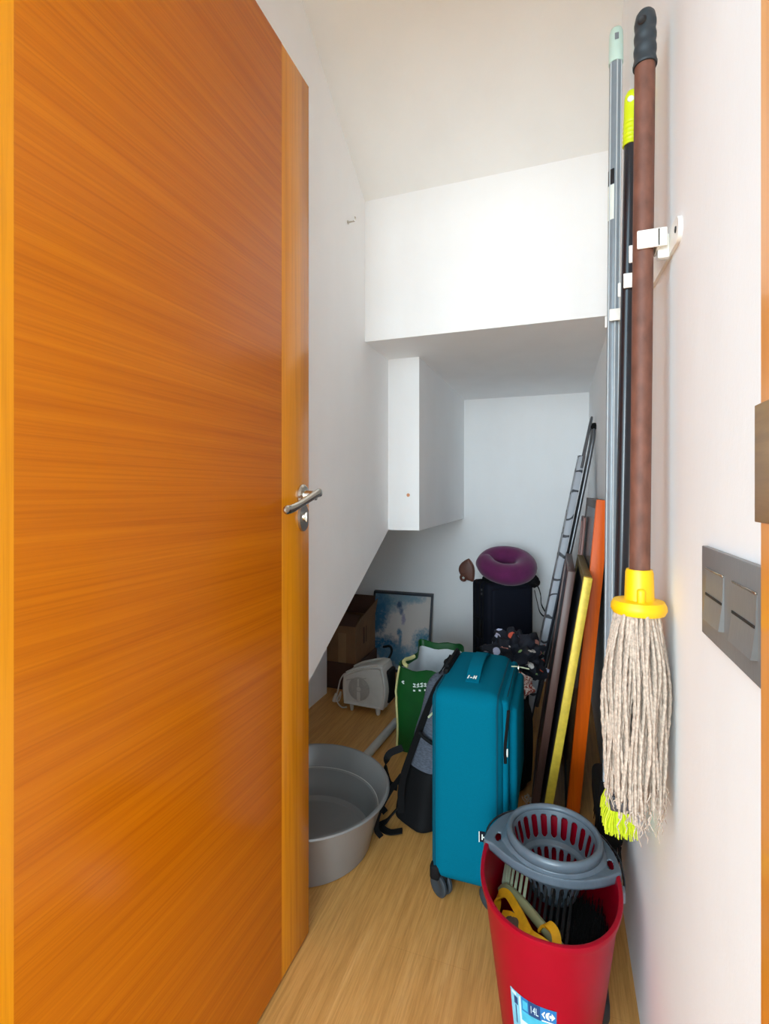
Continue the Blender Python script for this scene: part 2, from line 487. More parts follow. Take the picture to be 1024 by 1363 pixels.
# ------------------------------------------------------------------ black broom with lime grip
bx_, by_ = .1225, .985
br = thing('broom', (bx_-.03, by_, .44), 'black broom with lime green grip and lime bristles hanging behind the mop', 'broom')
top = V((bx_, by_, 1.782)); bot = V((.0985, by_, .545))
bd = lambda t: bot.lerp(top, t)
b = MB(); b.tube([bd(k/8*.93) for k in range(9)], .0115, 20); obj('pole', b, M_black, br)
b = MB(); pts, rr = [], []
for k in range(31):
    t = k/30; pts.append(bd(.92+.062*t)); rr.append(.0134+(.0007*math.sin(t*60) if t < .55 else 0)-(.001*t))
pts += [bd(.987), bd(.993), bd(.998), bd(1.0)]; rr += [.0124, .011, .0075, .003]
b.tube(pts, rr, 20); gp = obj('grip', b, M_lime, br)
b = MB(); b.lathe([(0, 0), (.0058, 0), (.005, .0012), (0, .0006)], bd(.982)+V((-.003, -.0118, 0)), 16, Matrix.Rotation(PI/2, 3, 'X')); obj('hanging_hole', b, M_print, gp)
b = MB()
hc = V((.0985, by_, .53))
for k in range(9):
    b.box(hc+V((-.017, -.062+k*.0115, -.010)), hc+V((.018, -.0515+k*.0115, .013-.0015*abs(k-4))), .003, 2)
b.tube([hc+V((0, 0, 0)), hc+V((0, 0, .03)), hc+V((.001, 0, .065))], [.02, .017, .0145], 18)
obj('broom_head', b, M_ghead, br)
b = MB()
for i in range(520):
    u = random.uniform(-1, 1); w = random.uniform(-1, 1)
    p0 = hc+V((w*.015, -.014+u*.038, -.008))
    p1 = p0+V((w*.010+random.uniform(-.004, .004), u*.008+random.uniform(-.006, .006), -.040-.012*random.random()+.004*u*u))
    p1.x = min(p1.x, XR-.003)
    pm = p0.lerp(p1, .6)+V((w*.003, 0, 0))
    pm.x = min(pm.x, XR-.003)
    b.tube([p0, pm, p1], [.0013, .0012, .0008], 4)
obj('bristles', b, M_limeb, br)
clip(bx_+(1.449-1.782)*.0192, by_, .0122, railz(by_)+.006)

# ------------------------------------------------------------------ grey pole with mint tip
gx, gy = .1185, 1.205
gb = thing('sweeping_brush', (gx-.02, gy, .2), 'grey pole with painted rib highlights, mint tip and dark head, farthest on the rail', 'broom')
top = V((gx, gy, 2.088)); bot = V((.1045, gy+.02, .36))
gd = lambda t: bot.lerp(top, t)
b = MB(); b.tube([gd(k/8*.962) for k in range(9)], .0132, 20); pl = obj('pole', b, M_greypole, gb)
b = MB()
for dx, dy in ((-.0105, -.0085), (.002, -.0134), (.0105, -.0083)):
    b.tube([gd(t)+V((dx, dy, 0)) for t in (.03, .5, .955)], .0014, 8)  # ribs in a paler colour that paints their highlights
obj('rib_highlight', b, M_rib_glint, pl)
b = MB(); pts = [gd(.955+.034*k/10) for k in range(11)]+[gd(.994), gd(.998), gd(1.0)]
b.tube(pts, [.0150-.0006*k/10 for k in range(11)]+[.0136, .0115, .007], 20); tp = obj('tip', b, M_mint, gb)
b = MB(); b.box(gd(.984)+V((-.004, -.0155, -.007)), gd(.984)+V((.004, -.0138, .007)), .0007, 2); obj('hanging_slot', b, M_greypole, tp)
b = MB()
def wrap(mb, t0, t1, a0, a1, r):
    mb.grid(10, 2, lambda u, w: gd(t0+(t1-t0)*w)+V((math.cos(a0+(a1-a0)*u)*r, math.sin(a0+(a1-a0)*u)*r, 0)))
wrap(b, .800, .819, PI*1.0, PI*1.45, .0138); stk = obj('sticker', b, M_black, pl)
b = MB(); wrap(b, .755, .799, PI*1.0, PI*1.45, .0138); obj('sticker', b, M_print, pl)
b = MB()
b.tube([gd(.0)+V((0, 0, .05)), gd(0), V((.108, gy+.035, .31))], [.017, .020, .022], 16)
b.box((.084, 1.255, .235), (.140, 1.50, .315), .018, 4)
obj('brush_head', b, M_blk, gb)
b = MB()
for i in range(260):
    p0 = V((random.uniform(.09, .135), random.uniform(1.262, 1.495), .24)); p1 = p0+V((random.uniform(-.008, .008), random.uniform(-.008, .008), -.055))
    b.tube([p0, p1], [.0016, .0008], 4)
obj('bristles', b, M_blackbr_shade, gb)
clip(gx+(1.45-2.088)*.008, gy, .0138, railz(gy)+.003)

# ------------------------------------------------------------------ mop bucket
BC = V((-.02, 1.072, 0)); BH = .29
def bS(th, t, off=0.0):
    a = .094+.037*t+off; c = .136+.042*t+off
    e = 2/2.25
    ct, st_ = math.cos(th), math.sin(th)
    return V((BC.x+a*math.copysign(abs(ct)**e, ct), BC.y+c*math.copysign(abs(st_)**e, st_), BH*t))
bu = thing('mop_bucket', (BC.x, BC.y, 0), 'crimson oval mop bucket with grey wringer beside the right wall', 'bucket')
b = MB(); NB = 72
def ring(t, off, dz=0): return [bS(2*PI*k/NB, t, off)+V((0, 0, dz)) for k in range(NB)]
rings = [ring(0, -.012), ring(0, -.003, .0), ring(.02, 0)]+[ring(t/12, 0) for t in range(1, 12)]
rings += [ring(.955, .001), ring(.96, .0045), ring(.985, .0055), ring(1.0, .0045, .0015), ring(1.0, .001, .003), ring(1.0, -.003, .0015), ring(.96, -.0045)]
rings += [ring(t/12, -.0045) for t in range(11, 0, -1)]+[ring(.02, -.006), ring(.015, -.03)]
b.loft(rings)
obj('bucket_body', b, M_red, bu, ang=50)
# wringer plate and funnel
fc = V((-.012, 1.143, 0)); R0 = .0985
def outline(a):
    d = V((math.cos(a), math.sin(a), 0)); r = R0+.001
    while r < .3:
        p = fc+d*r
        q = p-BC
        inside = (abs(q.x)/(.131+.007))**2.25+(abs(q.y)/(.178+.007))**2.25 < 1
        front = 1.043+.06*min(1, abs(p.x-fc.x)/.13)**2
        if not inside or p.y < front: break
        r += .0008
    return r
outs = [outline(2*PI*k/180) for k in range(180)]
def plate(u, w):
    a = 2*PI*u; r1 = outs[int(round(u*180)) % 180]
    r = R0+(r1-R0)*min(1, w*1.2)
    z = BH+.0055
    if w > .84: z -= .017*(w-.84)/.16
    z += .010*max(0, 1-w*5)
    p = fc+V((math.cos(a)*r, math.sin(a)*r, 0)); p.z = z
    return p
def plate_skip(u, w):
    a = 2*PI*u; p = plate(u, w)
    for hx, hyy in ((-.128, 1.125), (.099, 1.117)):
        if ((p.x-hx)/.007)**2+((p.y-hyy)/.014)**2 < 1: return True
    return False
b = MB(); b.grid(180, 26, plate, plate_skip, closed=True)
obj('wringer_plate', b, M_wring, bu, ang=60, solid=.003)
prof = [(.0985, .305), (.0985, .318), (.0965, .3235), (.0925, .3245), (.0885, .321), (.0865, .315)]
b = MB(); b.lathe(prof, fc, 96)
obj('wringer_rim', b, M_wring, bu, ang=60, solid=.002)
fp = [(.0865, .315), (.071, .256), (.063, .250), (.046, .196)]
def fun(u, w):
    a = 2*PI*u
    if w < .55: s = w/.55; r = fp[0][0]+(fp[1][0]-fp[0][0])*s; z = fp[0][1]+(fp[1][1]-fp[0][1])*s
    elif w < .65: s = (w-.55)/.1; r = fp[1][0]+(fp[2][0]-fp[1][0])*s; z = fp[1][1]+(fp[2][1]-fp[1][1])*s
    else: s = (w-.65)/.35; r = fp[2][0]+(fp[3][0]-fp[2][0])*s; z = fp[2][1]+(fp[3][1]-fp[2][1])*s
    return fc+V((math.cos(a)*r, math.sin(a)*r, z))
def fskip(u, w):
    s = (u*22) % 1-.5
    def cap(w0, w1, hw, rl):
        if w < w0 or w > w1: return False
        d = min(w-w0, w1-w)
        k = 1 if d > rl else math.sqrt(max(0, 1-((rl-d)/rl)**2))
        return abs(s) < hw*k
    return cap(.07, .50, .30, .07) or cap(.67, .96, .30, .06)
b = MB(); b.grid(22*16, 80, fun, fskip, closed=True)
wf = obj('wringer_funnel', b, M_wring, bu, ang=60, solid=.002)
b = MB(); b.lathe([(.047, .197), (.03, .194), (0, .194)], fc, 40); obj('funnel_base', b, M_wring, wf, solid=.002)
# bail lugs
for sx, px in ((1, BC.x+.131), (-1, BC.x-.131)):
    b = MB(); b.box((px-.004 if sx > 0 else px-.009, 1.085, .245), (px+.013 if sx > 0 else px+.004, 1.107, .268), .003)
    obj('lug', b, M_greypole, bu)
b = MB(); b.tube(spline([(BC.x+.142, 1.096, .257), (BC.x+.146, 1.14, .262), (BC.x+.137, 1.20, .268), (BC.x+.09, 1.262, .274), (BC.x, 1.284, .276), (BC.x-.09, 1.262, .274), (BC.x-.138, 1.2, .268), (BC.x-.138, 1.096, .257)], 8), .0024, 8)
obj('bail', b, M_black, bu)
# sticker on the front of the bucket
def lab(th0, th1, z0, z1, off):
    def f(u, w):
        th = th0+(th1-th0)*u; z = z0+(z1-z0)*w
        p = bS(th, z/BH, off); return p
    return f
T0, T1 = math.radians(-122), math.radians(-84)
LZ0, LZ1 = .050, .158
L0 = lab(T0, T1, LZ0, LZ1, .0004)
M_lab = mat('label_sky', lin(120, 190, 214), .35, .18, 40)
M_lblue = mat('label_blue', lin(20, 112, 176), .35, .06)
M_lpale = mat('label_pale', lin(206, 230, 236), .35, .05)
M_lnavy = mat('label_navy', lin(18, 66, 116), .35, .1)
M_lcyan = mat('label_cyan', lin(64, 176, 206), .35, .15, 60)
b = MB(); b.grid(24, 10, L0); lb = obj('label', b, M_lab, bu)
def patch(name, u0, u1, w0, w1, m, k):
    f = lab(T0, T1, LZ0, LZ1, .0004+.0003*k)
    b = MB(); b.grid(10, 4, lambda u, w: f(u0+(u1-u0)*u, w0+(w1-w0)*w)); return obj(name, b, m, lb)
patch('blue_band', .30, 1.0, .74, 1.0, M_lblue, 1)
patch('navy_box', .47, .72, .74, 1.0, M_lnavy, 2)
patch('pale_panel', .25, .96, .04, .55, M_lpale, 1)
patch('cyan_band', .30, .98, .55, .74, M_lcyan, 1)
patch('photo_box', .10, .20, .76, .90, M_lnavy, 1)
patch('photo_box', .33, .45, .78, .95, M_lcyan, 2)
patch('photo_stick', .12, .15, .40, .74, M_lnavy, 1)
patch('white_strip', .24, .28, .05, .97, M_lpale, 1)
patch('white_tag', .05, .17, .93, .985, M_lpale, 2)
f3 = lab(T0, T1, LZ0, LZ1, .0013)
def lmap(u0, w0, asp):
    return lambda x, y: f3(u0+x*asp, w0+y)
b = MB(); put_text(b, '14L', .20, lmap(.595, .865, .62)); obj('lettering', b, M_lpale, lb, smooth=False)
b = MB()
def lp(pts): b.face([b.v(f3(.86+x*.11, .88+y*.09)) for x, y in pts])
lp([(-1.05, 0), (-.5, .8), (-.5, .35), (-.72, 0), (-.5, -.35), (-.5, -.8)])
lp([(.05, .85), (-.25, .6), (-.38, .2), (-.38, -.2), (-.25, -.6), (.05, -.85), (.2, -.8), (-.02, -.3), (-.02, .3), (.2, .8)])
lp([(.1, .28), (.45, .28), (.45, .8), (1.05, 0), (.45, -.8), (.45, -.28), (.1, -.28)])
lp([(-1.0, -1.45), (1.0, -1.45), (1.0, -1.2), (-1.0, -1.2)])
obj('emblem', b, M_print, lb, smooth=False)

# things in the bucket
hb = thing('hand_brush', (-.05, 1.06, .15), 'sage green hand brush with pale tufts, the rest coloured black for shade, lying inside the bucket', 'brush')
path = spline([(-.123, 1.108, .190), (-.105, 1.098, .206), (-.07, 1.066, .208), (-.03, 1.028, .203), (.01, .995, .194), (.035, .973, .186)], 8)
b = MB(); n = len(path); b.tube(path, [.006+.006*math.sin(PI*min(1, i/n*2.2+.12)/2) if i < n*.6 else .012-.004*(i/n-.6)/.4 for i in range(n)], 12, sx=.75)
b.lathe([(0, 0), (.008, .002), (.006, .03), (0, .036)], (.052, .985, .19), 12, Matrix.Rotation(-.5, 3, 'Y'))
obj('block', b, M_block, hb)
def tufts(ks, m, lo, nm):
    for k in ks:
        t = k/14; p = path[int((.10+t*.72)*(n-1))]
        b = MB(); q = p+V((-.002+.004*t, .012, .004)); d = V((.004+.01*t, .105, .020+.005*t))
        b.tube([q, q+d*.5, q+d], [.0034, .0032, .0022], 8); obj(nm, b, m, hb)
tufts(range(0, 7), M_palegreen, 0, 'pale_tuft'); tufts(range(7, 15), M_blackbr_shade, 0, 'shaded_tuft')  # black ones are the same bristles with shadow put into the colour
b = MB()
for i in range(1500):
    a = random.uniform(0, 2*PI); r = math.sqrt(random.random())
    p = V((.035+math.cos(a)*r*.058, 1.085+math.sin(a)*r*.075, .10+.05*random.random()))
    b.tube([p, p+V((random.uniform(-.01, .01), random.uniform(-.012, .004), .05+.02*random.random()))], [.0012, .0007], 3)
b.box((-.025, 1.01, .06), (.09, 1.16, .105), .012)  # black mass added to darken the shadowed bucket interior
o = obj('bucket_shade_mass', b, M_blackbr_shade); tag(o, 'black bristle mass put in as shade in the middle of the bucket', 'brush')
b = MB()
S3 = (.6, -.5, .5)
ribbon(b, spline([(-.128, 1.072, .165), (-.122, 1.086, .196), (-.105, 1.082, .208), (-.085, 1.055, .207), (-.066, 1.025, .204), (-.050, 1.000, .196), (-.046, .985, .180)], 6), .016, (.3, .5, .6), .005)
ribbon(b, spline([(-.112, 1.058, .182), (-.094, 1.045, .194), (-.075, 1.030, .196), (-.058, 1.010, .196)], 6), .014, (.4, .6, .5), .005)
ribbon(b, spline([(-.060, 1.012, .190), (-.048, .992, .201), (-.028, .982, .202), (-.006, .978, .192), (.012, .968, .178)], 6), .030, (.3, .7, .6), .006)
ribbon(b, spline([(-.034, 1.026, .196), (-.022, 1.022, .216), (-.008, 1.006, .218), (-.004, .992, .204)], 6), .017, (.8, .4, .3), .005)
ribbon(b, spline([(-.058, .978, .168), (-.040, .968, .186), (-.018, .960, .180)], 6), .022, (.3, .7, .6), .006)
ribbon(b, spline([(.030, .980, .168), (.045, .985, .196), (.062, .990, .190), (.076, 1.0, .165)], 6), .024, (.2, .8, .4), .006)
o = obj('yellow_strap', b, M_ycloth, ang=70); tag(o, 'tangle of yellow fabric strapping at the front of the bucket', 'strap')
def blob(mb, c, rx, ry, rz, amp=.25, fq=18, nu=32, nv=18, seed=0, flat=0):
    c = V(c)
    def f(u, w):
        th = 2*PI*u; ph = PI*(w-.5)
        d = V((math.cos(th)*math.cos(ph), math.sin(th)*math.cos(ph), math.sin(ph)))
        k = 1+amp*noise.noise(V((d.x*fq*.1+seed, d.y*fq*.1, d.z*fq*.1)))*1.6+amp*.4*noise.noise(V((d.x*fq*.3, d.y*fq*.3+seed, d.z*fq*.3)))
        p = V((d.x*rx, d.y*ry, d.z*rz))*k
        if flat and p.z < -rz*flat: p.z = -rz*flat
        return c+p
    mb.grid(nu, nv, f, closed=True)
b = MB(); blob(b, (-.086, 1.030, .166), .030, .046, .030, .22, 22, seed=3)
o = obj('cleaning_rag', b, M_rag, ang=80, doubles=True); tag(o, 'crumpled brown grey rag beneath the yellow strapping in the bucket', 'rag')

# ------------------------------------------------------------------ teal suitcase
sc = thing('suitcase', (-.225, 1.447, 0), 'teal soft suitcase standing upright behind the crimson bucket', 'suitcase')
sx0, sx1, sy0, sy1, sz0, sz1 = -.322, -.135, 1.267, 1.632, .045, .545
b = MB(); vs = b.box((sx0, sy0, sz0), (sx1, sy1, sz1), .036, 7)
bmesh.ops.subdivide_edges(b.bm, edges=[e for e in b.bm.edges if e.calc_length() > .1], cuts=6, use_grid_fill=True)
for q in b.bm.verts:
    u = (q.co.x-(sx0+sx1)/2)/((sx1-sx0)/2); y = (q.co.y-(sy0+sy1)/2)/((sy1-sy0)/2); w = (q.co.z-(sz0+sz1)/2)/((sz1-sz0)/2)
    q.co.y -= .007*max(0, 1-u*u)*max(0, 1-w**4)*(1 if y < -.9 else 0)
    q.co.z += .008*max(0, 1-u*u)*max(0, 1-y*y)*(1 if w > .9 else 0)
obj('shell', b, M_teal, sc, ang=60)
def yzloop(x, hy, hz, r, n=8):
    cy_, cz_ = (sy0+sy1)/2, (sz0+sz1)/2
    return [V((x, p[0], p[1])) for p in rrect(cy_, cz_, hy, hz, r, n)]
b = MB()
for x in (sx0+.012, sx1-.014): b.tube(yzloop(x, (sy1-sy0)/2-.0065, (sz1-sz0)/2-.0065, .034), .0030, 8, closed=True)
obj('piping', b, M_tealdk, sc)
b = MB()
P = [V((p[0], sy0-.001-.003*(abs(p[1]-.3) < .2), p[1])) for p in rrect((sx0+sx1)/2-.004, .30, .074, .222, .03, 8)]
# lid and pocket on the +x side
b = MB(); b.box((sx1-.01, 1.295, .065), (sx1+.012, 1.618, .53), .018, 5); lid = obj('front_pocket', b, M_teal, sc, ang=60)
b = MB(); b.box((sx1+.002, 1.33, .22), (sx1+.031, 1.61, .50), .018, 5); pk = obj('upper_pocket', b, M_teal, sc, ang=60)
b = MB(); b.tube([V((sx1+.006, p[0], p[1])) for p in rrect(1.457, .2975, .158, .229, .03, 8)], .0022, 8, closed=True); obj('zipper', b, M_blk, lid)
b = MB(); b.tube(spline([(sx1+.012, 1.30, .505), (sx1+.004, 1.298, .42), (sx1+.004, 1.298, .37)], 6), .0045, 8)
b.tube(spline([(sx1+.024, 1.585, .40), (sx1+.024, 1.52, .30), (sx1+.022, 1.42, .235), (sx1+.015, 1.35, .22)], 8), .0055, 8)
obj('zipper', b, M_blk, pk)
for p in ((sx1+.010, 1.292, .40), (sx1+.022, 1.50, .545)):
    b = MB(); b.tube([V(p)+V((0, math.cos(a)*.004, math.sin(a)*.009)) for a in [2*PI*k/14 for k in range(14)]], .0018, 6, closed=True)
    obj('zip_pull', b, M_print if p[2] < .5 else M_chrome, lid)
b = MB(); b.tube(spline([(sx1+.002, 1.50, .550), (sx1+.02, 1.51, .548), (sx1+.05, 1.53, .538)], 5), .0018, 6); obj('zip_cord', b, M_palegreen, lid)
# carry handle
b = MB(); cxs = -.222
ribbon(b, spline([(cxs, 1.338, .549), (cxs, 1.36, .557), (cxs, 1.40, .570), (cxs, 1.46, .576), (cxs, 1.52, .572), (cxs, 1.555, .560), (cxs, 1.58, .552)], 6), .036, (1, 0, 0), .007)
obj('carry_handle', b, M_teal, sc, ang=60)
b = MB()
for hx in (-.011, .011, .003): pass
def lg(x, y): return V((cxs-.002+x, 1.347+y*1.0, .5615+y*.36))
for poly in ([(-.012, -.006), (-.009, -.006), (-.0065, .006), (-.0095, .006)], [(-.005, -.003), (.001, -.003), (.001, 0), (-.004, 0)],
             [(.003, -.006), (.006, -.006), (.008, .006), (.005, .006)], [(.009, -.006), (.012, -.006), (.0135, .006), (.0105, .006)], [(.004, -.001), (.012, -.001), (.012, .0018), (.0045, .0018)]):
    b.face([b.v(lg(*p)) for p in poly])
obj('logo', b, M_print, sc, smooth=False, solid=.0008, off=1)
b = MB(); b.box((-.192, sy0-.0075, .181), (-.164, sy0+.004, .207), .001, 1); tg = obj('fabric_tag', b, M_navy, sc)
b = MB()
for x0, x1, z0, z1 in ((-.192, -.190, .181, .207), (-.185, -.182, .188, .201), (-.176, -.173, .188, .201), (-.183, -.174, .193, .196)): b.box((x0, sy0-.009, z0), (x1, sy0-.0074, z1))
obj('lettering', b, M_print, tg, smooth=False)
# telescopic handle housing on the left back edge
b = MB(); b.box((sx0+.006, 1.40, .530), (sx0+.022, 1.585, .556), .006, 3); b.tube([(sx0+.014, 1.415, .560), (sx0+.014, 1.57, .560)], .006, 10)
obj('trolley_handle', b, M_blk, sc)
for wx in (sx0+.027, sx1-.030):
    for wy in (sy0+.026, sy1-.03):
        b = MB(); b.box((wx-.018, wy-.018, .036), (wx+.018, wy+.018, .062), .008)
        if wx < -.25 and wy < 1.4: b.box((sx0-.001, sy0-.001, .044), (sx0+.028, sy0+.028, .085), .009)
        hs = obj('wheel_housing', b, M_blk, sc)
        for dx in (-.010, .010):
            b = MB(); Rz = Matrix.Rotation(1.0, 3, 'Z') @ RX
            b.lathe([(0, -.003), (.012, -.003), (.016, -.0055), (.025, -.0055), (.0285, -.003), (.0285, .003), (.025, .0055), (.016, .0055), (.012, .003), (0, .003)], V((wx, wy-.006, .0287))+Matrix.Rotation(1.0, 3, 'Z') @ V((dx, 0, 0)), 28, Rz)
            obj('wheel', b, M_grip, hs)

# ------------------------------------------------------------------ backpack
bp = thing('backpack', (-.415, 1.58, 0), 'slumped backpack, heather grey above and black below, against the teal suitcase', 'backpack')
def bpring(z, sc_=1.0):
    t = z/.47
    hx = (.084-.046*t)*sc_; hy_ = (.085-.035*t)*sc_
    cx_ = -.418+.062*t; cy_ = 1.575+.04*t
    out = []
    for k in range(40):
        a = 2*PI*k/40; e = 2/3.0
        x = math.copysign(abs(math.cos(a))**e, math.cos(a))*hx; y = math.copysign(abs(math.sin(a))**e, math.sin(a))*hy_
        ca, sa = math.cos(-.55), math.sin(-.55)
        k_ = 1+.10*noise.noise(V((math.cos(a)*1.3, math.sin(a)*1.3, z*9)))
        out.append(V((min(cx_+(x*ca-y*sa)*k_, sx0-.004), cy_+(x*sa+y*ca)*k_, z)))
    return out
b = MB(); b.loft([bpring(.003, .9)]+[bpring(z/100) for z in range(1, 19)]); obj('lower_body', b, M_blk, bp, ang=80)
b = MB(); b.loft([bpring(.18+.01*k) for k in range(26)]+[bpring(.445, .93), bpring(.458, .78), bpring(.466, .5), bpring(.470, .2)]); up = obj('upper_body', b, M_heather, bp, ang=80)
b = MB(); b.tube(spline([(-.420, 1.520, .300), (-.400, 1.516, .288), (-.372, 1.520, .272), (-.345, 1.54, .262)], 6), .006, 8); obj('pocket_zip', b, M_blk, up)
def strap(pts, w, side, nm='strap'):
    b = MB(); ribbon(b, spline(pts, 7), w, side, .004); return obj(nm, b, M_blk, bp, ang=70)
strap([(-.352, 1.585, .462), (-.374, 1.56, .43), (-.402, 1.545, .36), (-.440, 1.53, .25), (-.474, 1.515, .14), (-.478, 1.51, .04)], .022, (.8, .5, 0))
strap([(-.37, 1.58, .472), (-.352, 1.60, .50), (-.345, 1.62, .515), (-.338, 1.64, .50), (-.345, 1.66, .46)], .018, (.2, .3, .3))
strap([(-.50, 1.60, .20), (-.545, 1.585, .175), (-.548, 1.565, .13), (-.53, 1.55, .10), (-.50, 1.54, .10)], .022, (0, .3, 1))
strap([(-.49, 1.56, .13), (-.515, 1.50, .10), (-.535, 1.46, .055), (-.535, 1.44, .02), (-.515, 1.43, .006)], .016, (.6, .6, 0))
strap([(-.49, 1.53, .045), (-.52, 1.505, .012), (-.535, 1.48, .004), (-.50, 1.46, .005), (-.46, 1.47, .012)], .022, (.1, .8, .1))
strap([(-.515, 1.57, .09), (-.55, 1.56, .06), (-.56, 1.545, .03), (-.54, 1.54, .008)], .020, (.4, .7, .2))
b = MB(); b.tube([(-.394, 1.538, .345), (-.380, 1.533, .362)], .0035, 8); obj('buckle', b, M_palegreen, bp)

# ------------------------------------------------------------------ green shopping bag
BGc = V((-.515, 2.075, 0)); BGR = Matrix.Rotation(math.radians(-5), 3, 'Z')
bg = thing('shopping_bag', (BGc.x, BGc.y, 0), 'open green shopping bag with pale lining between heater and teal suitcase', 'bag')
def bgring(z, off=0.0, dz=0):
    t = z/.36; out = []
    base = rrect(0, 0, .110-off, .145-off, .022, 5); ref_ = rrect(0, 0, .110, .145, .022, 5)
    res = []
    m = len(base)
    for i in range(m):                                   # denser outline
        a, c = base[i], base[(i+1) % m]
        L = math.hypot(ref_[i][0]-ref_[(i+1) % m][0], ref_[i][1]-ref_[(i+1) % m][1]); k = max(1, int(L/.02))
        for j in range(k): res.append((a[0]+(c[0]-a[0])*j/k, a[1]+(c[1]-a[1])*j/k))
    for x, y in res:
        dx = .016*noise.noise(V((x*9, y*9, z*7)))*t+.010*t*math.sin(y*24)*(1 if abs(x) > .09 else 0)
        dy = .012*noise.noise(V((x*9+4, y*9, z*7)))*t
        if x < -.08: dx += .035*t*max(0, 1-abs(y)/.12)
        zz = z*(1+.10*(y+.14)/.28+.05*noise.noise(V((x*14, y*14, 2)))) if z > .01 else z
        p = BGR @ V((x+dx, y+dy, 0)); out.append(V((BGc.x+p.x, BGc.y+p.y, zz+dz)))
    return out
b = MB(); b.loft([bgring(.002)]+[bgring(.018*k) for k in range(1, 20)], True, False)
bb = obj('bag_body', b, M_green, bg, ang=70)
b = MB(); b.loft([bgring(.02, .004)]+[bgring(.018*k, .004) for k in range(2, 18)]+[bgring(.318, .004)], True, False)
obj('lining', b, M_lining, bg, ang=70)
b = MB(); b.loft([bgring(.3182, .0036), bgring(.33, .0032), bgring(.3435, .0006, .001)], False, False); obj('hem', b, M_green, bg, ang=70)
b = MB(); rg = bgring(.342)
b.tube(rg, .0028, 6, closed=True); obj('rim_binding', b, M_green, bg)
b = MB()
for i0 in (.0,):
    col = []
    for k in range(20):
        r = bgring(.018*k+.002); j = min(range(len(r)), key=lambda i: (r[i].x+r[i].y))
        col.append(r[j]+V((-.003, -.003, 0)))
    b.tube(col, .0045, 6)
col = []
b2 = MB()
ri = bgring(.345, .006)
j = [i for i in range(len(ri)) if ri[i].x < BGc.x-.075 and ri[i].y < BGc.y-.02]
b.tube(sorted([ri[i]+V((.012, 0, .004)) for i in j], key=lambda p: p.y), .008, 8)
rb = [p for p in bgring(.335, .006) if p.y > BGc.y+.125]
obj('cream_edge', b, M_cream, bg)
# print on the front: two short rows of pale marks
def bgfront(x, z):
    r = bgring(z); r2 = sorted(r, key=lambda p: (abs(p.x-(BGc.x+x))+(10 if p.y > BGc.y-.05 else 0)))
    return V((BGc.x+x, r2[0].y-.0025, r2[0].z))
b = MB()
def mark(x0, x1, z0, z1):
    b.face([b.v(bgfront(x0, z0)), b.v(bgfront(x1, z0)), b.v(bgfront(x1, z1)), b.v(bgfront(x0, z1))])
for k in range(8): mark(-.045+k*.0155, -.034+k*.0155, .287+(0 if k % 2 else .002), .289+(0 if k % 2 else .002)+.003)
for k in range(8): mark(-.045+k*.0155, -.0325+k*.0155, .279, .283)
for k in range(8): mark(-.039+k*.0155, -.0355+k*.0155, .279, .294)
for k in range(5): mark(-.044+k*.024, -.035+k*.024, .262, .269)
obj('lettering', b, M_print, bg, smooth=False)
b = MB()
for x0, z0 in ((-.094, .285), (-.090, .289), (-.090, .281)): mark(x0, x0+.007, z0, z0+.005)
obj('emblem', b, M_print, bg, smooth=False)

# ------------------------------------------------------------------ basin
bs_ = thing('basin', (-.724, 1.351, 0), 'round grey plastic basin on the floor beside the open door', 'basin')
b = MB()
prof = [(0, .004), (.178, .0), (.190, .004), (.196, .03), (.205, .062), (.206, .066), (.236, .158), (.240, .160), (.247, .1625), (.249, .167), (.246, .1705), (.239, .170), (.233, .164),
        (.214, .105), (.2085, .1), (.2005, .066), (.1985, .062), (.188, .022), (.175, .011), (.15, .008), (0, .0075)]
b.lathe(prof, (-.724, 1.351, 0), 96)
obj('tub', b, M_basin, bs_, ang=28)
b = MB(); b.tube([V((-.724+math.cos(a)*.2135, 1.351+math.sin(a)*.2135, .105)) for a in [2*PI*k/96 for k in range(96)]], .0012, 6, closed=True); obj('step_line', b, M_pvc, bs_)

# white rod on the floor
b = MB(); b.tube([(-.735, 1.63, .017), (-.735, 1.64, .017), (-.702, 2.15, .017)], [.0165, .017, .017], 24)
o = obj('white_pole', b, M_pvc); tag(o, 'plain white pole lying on the floor behind the grey basin', 'pole')

# ------------------------------------------------------------------ fan heater
HM = Matrix.Translation(V((-.885, 2.275, 0))) @ Matrix.Rotation(math.radians(-2), 4, 'Z')
ht = thing('fan_heater', (-.885, 2.275, 0), 'small off-white fan heater standing on the floor under the stairs', 'heater')
b = MB(HM)
sil = [(-.106, .032), (-.113, .10), (-.110, .155), (-.100, .176), (-.03, .208), (.055, .232), (.090, .232), (.100, .218), (.112, .16), (.116, .11), (.108, .05), (.100, .030)]
sil = [(p.x, p.y) for p in spline([V((x, z, 0)) for x, z in sil], 4)]
def hs(y, s):
    return [V((x*s, y, .13+(z-.13)*s)) for x, z in sil]
b.loft([hs(-.060, .86), hs(-.068, .93), hs(-.066, .975), hs(-.058, 1), hs(.058, 1), hs(.068, .95)])
obj('housing', b, M_heater, ht, ang=40)
b = MB(HM)
Ry = Matrix.Rotation(PI/2, 3, 'X')
for r in (.014, .024, .034, .044, .053): b.lathe([(r-.0032, 0), (r-.0025, .003), (r+.0025, .003), (r+.0032, 0)], (-.026, -.0605, .113), 40, Ry)
for k in range(10):
    a = 2*PI*k/10; b.tube([(-.026+math.cos(a)*.01, -.062, .113+math.sin(a)*.01), (-.026+math.cos(a)*.054, -.062, .113+math.sin(a)*.054)], .0016, 6)
b.lathe([(0, 0), (.055, 0), (.055, .001), (0, .001)], (-.026, -.0592, .113), 40, Ry)
gr = obj('grille', b, M_grille, ht)
